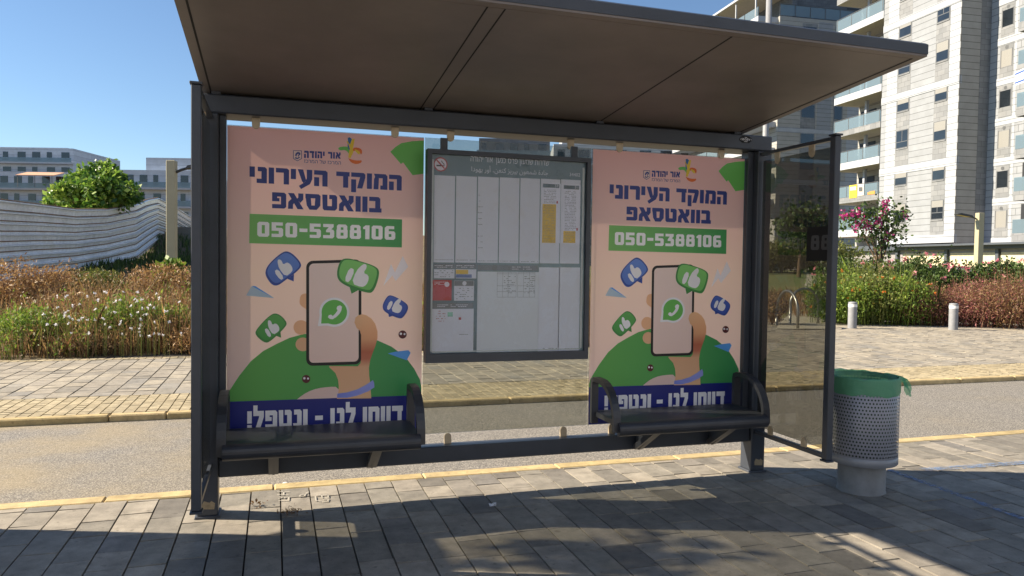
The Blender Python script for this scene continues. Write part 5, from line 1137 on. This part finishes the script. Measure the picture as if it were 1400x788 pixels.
for px, D, h_ in ((1150, 25, .95), (1180, 26, .9), (1215, 26, .85), (1240, 27, .9), (1262, 27.5, .95), (1285, 26.5, .8), (1310, 27, .75), (1335, 27.5, .8), (1360, 27, .85), (1388, 27, .85), (1408, 26, .9)):
    words_ = ['first rose bush from the side glass', 'second rose bush from the side glass', 'rose bush below the magenta tree', 'rose bush right of the magenta tree', 'rose bush before the grey shop column', 'rose bush before the cream shop panel', 'rose bush left of the right lamp post', 'rose bush at the foot of the right lamp post', 'rose bush right of the lamp post', 'rose bush second from the right edge', 'rose bush cut by the right picture edge']
    bush('rose_bush', 'dark leaved pink flowered '+words_[i], rp_(px, D), (1.05, .8, h_), 2300, .10, 'dark', 'pink rose bushes along the top of the bank', 12, 'rose bush', .4, .6, [('rose', 'pink', 12, .10, .9)], .35); i += 1
n = 16000; us_ = rng.uniform(-1, 22, n); dd = .5+9*rng.random(n); B = []
for u_, d_ in zip(us_, dd):
    q = EDGE0+ev*u_+en*d_; B.append((q.x, q.y, park_z(q.x, q.y)))
o = np_mesh('bank_undergrowth', blades(np.array(B), .34, .7, .009), 5, L_['dry']); tag(o, 'dry grass and twigs between the bushes of the right bed', 'undergrowth', None, 'stuff')
D = 24; q = at_d(1203, 400, D); cl = []
for px, py, r in ((1200, 300, .45), (1215, 295, .4), (1180, 298, .4), (1165, 300, .35), (1205, 318, .45), (1210, 335, .4), (1228, 298, .28), (1208, 282, .25), (1190, 315, .35), (1220, 320, .3)):
    p_ = at_d(px, py, D+random.uniform(-.4, .4)); cl.append((p_.x, p_.y, p_.z, r))
fp = []
for px, py in ((1152, 294), (1158, 295), (1165, 293), (1172, 292), (1177, 294), (1180, 303), (1172, 307), (1170, 314), (1186, 308), (1209, 277), (1211, 280), (1208, 291), (1201, 302), (1204, 304), (1213, 323), (1238, 294), (1190, 312)):
    p_ = at_d(px, py, D-.4); fp.append([p_.x-q.x, p_.y-q.y, p_.z-.4])
tree('flowering_tree', 'small magenta flowered bougainvillea tree before the white tower', (q.x, q.y, .4), cl, 1300, .13, 'dark', .06, 'tree', .6, None, (fp, 'mag', .08), .5)
# seen through the side glass: a dark low tree, bushes along the lawn edge
D = 38; q = at_d(1092, 372, D); cl = []
for px, py, r in ((1085, 308, .9), (1100, 300, 1.0), (1115, 306, .8), (1098, 318, .7)):
    p_ = at_d(px, py, D); cl.append((p_.x, p_.y, p_.z, r))
tree('small_tree', 'small rounded dark tree seen through the tinted side glass', (q.x, q.y, 1.2), cl, 2200, .2, 'dark', .09)
for i, (px, w_) in enumerate(((1052, 2.0), (1072, 2.0), (1093, 2.1), (1115, 2.1), (1136, 2.0))):
    q = at_d(px, 360, 42); bush('hedge_bush', ['leftmost', 'second', 'middle', 'fourth', 'rightmost'][i]+' of the dull bushes along the lawn seen through the side glass', (q.x, q.y, park_z(q.x, q.y)), (w_, 1.2, .95), 1500, .17, 'olive', 'bushes beyond the lawn', 6, 'shrub')
q = at_d(1056, 436, 19.5); bush('grey_shrub', 'greyish small shrub beside the bicycle hoops', (q.x, q.y, 0), (.4, .4, .42), 1200, .06, 'dry', None, 7)
q = at_d(1128, 425, 20.5); bush('path_shrub', 'dark green shrub at the right side of the park path', (q.x, q.y, 0.05), (.45, .5, .5), 1500, .08, 'dark', None, 7)

# ================================================================ OUT OF FRAME ON THE LEFT: what throws the long shadows
t = thing('shadow_cabinet', 'unseen tall grey cabinet added left of the shelter to cast a shadow edge', 'cabinet', (-2.45, 4.1, 0)); MB().box(-.2, .2, -.85, .9, 0, 2.15, .01).build('housing', M['concgrey'], t)  # invented cabinet, sized and placed for the straight shadow edge it casts
for y0 in (-.8, .03): dr = MB().box(.2005, .215, y0, y0+.8, .1, 2.05, .004).build('door', M['binmetal'], t); MB().box(.216, .24, y0+.7, y0+.74, 1.0, 1.2).build('handle', M['steel'], dr)
cl = [(-3.55, 5.25, 3.67, .26), (-3.9, 5.35, 3.72, .2), (-4.25, 5.2, 3.35, .3), (-4.8, 5.2, 3.1, .5), (-5.3, 5.0, 3.4, .55), (-5.6, 4.6, 3.2, .5)]
tree('street_tree', 'leafy street tree left of the shelter whose shadow dapples the pavement', (-5.2, 4.9, 0), cl, 2600, .12, 'dark', .12)

# the block across the street behind the viewer, seen only as a pale reflection in the glass
t = thing('apartment_block', 'pale apartment block across the street, mirrored faintly in the notice board', 'apartment block', (-36, -24, 0)); MB().box(0, 84, -14, 0, -.15, 24).build('wall', plain('white_render', '#cdd6e6', .8, 0, .04, 1), t)
for i_ in range(7):
    for j_ in range(12): MB().box(3+j_*6.8, 5.0+j_*6.8, .002, .04, 1.2+i_*3.2, 2.9+i_*3.2).build('window', M['win'], t)
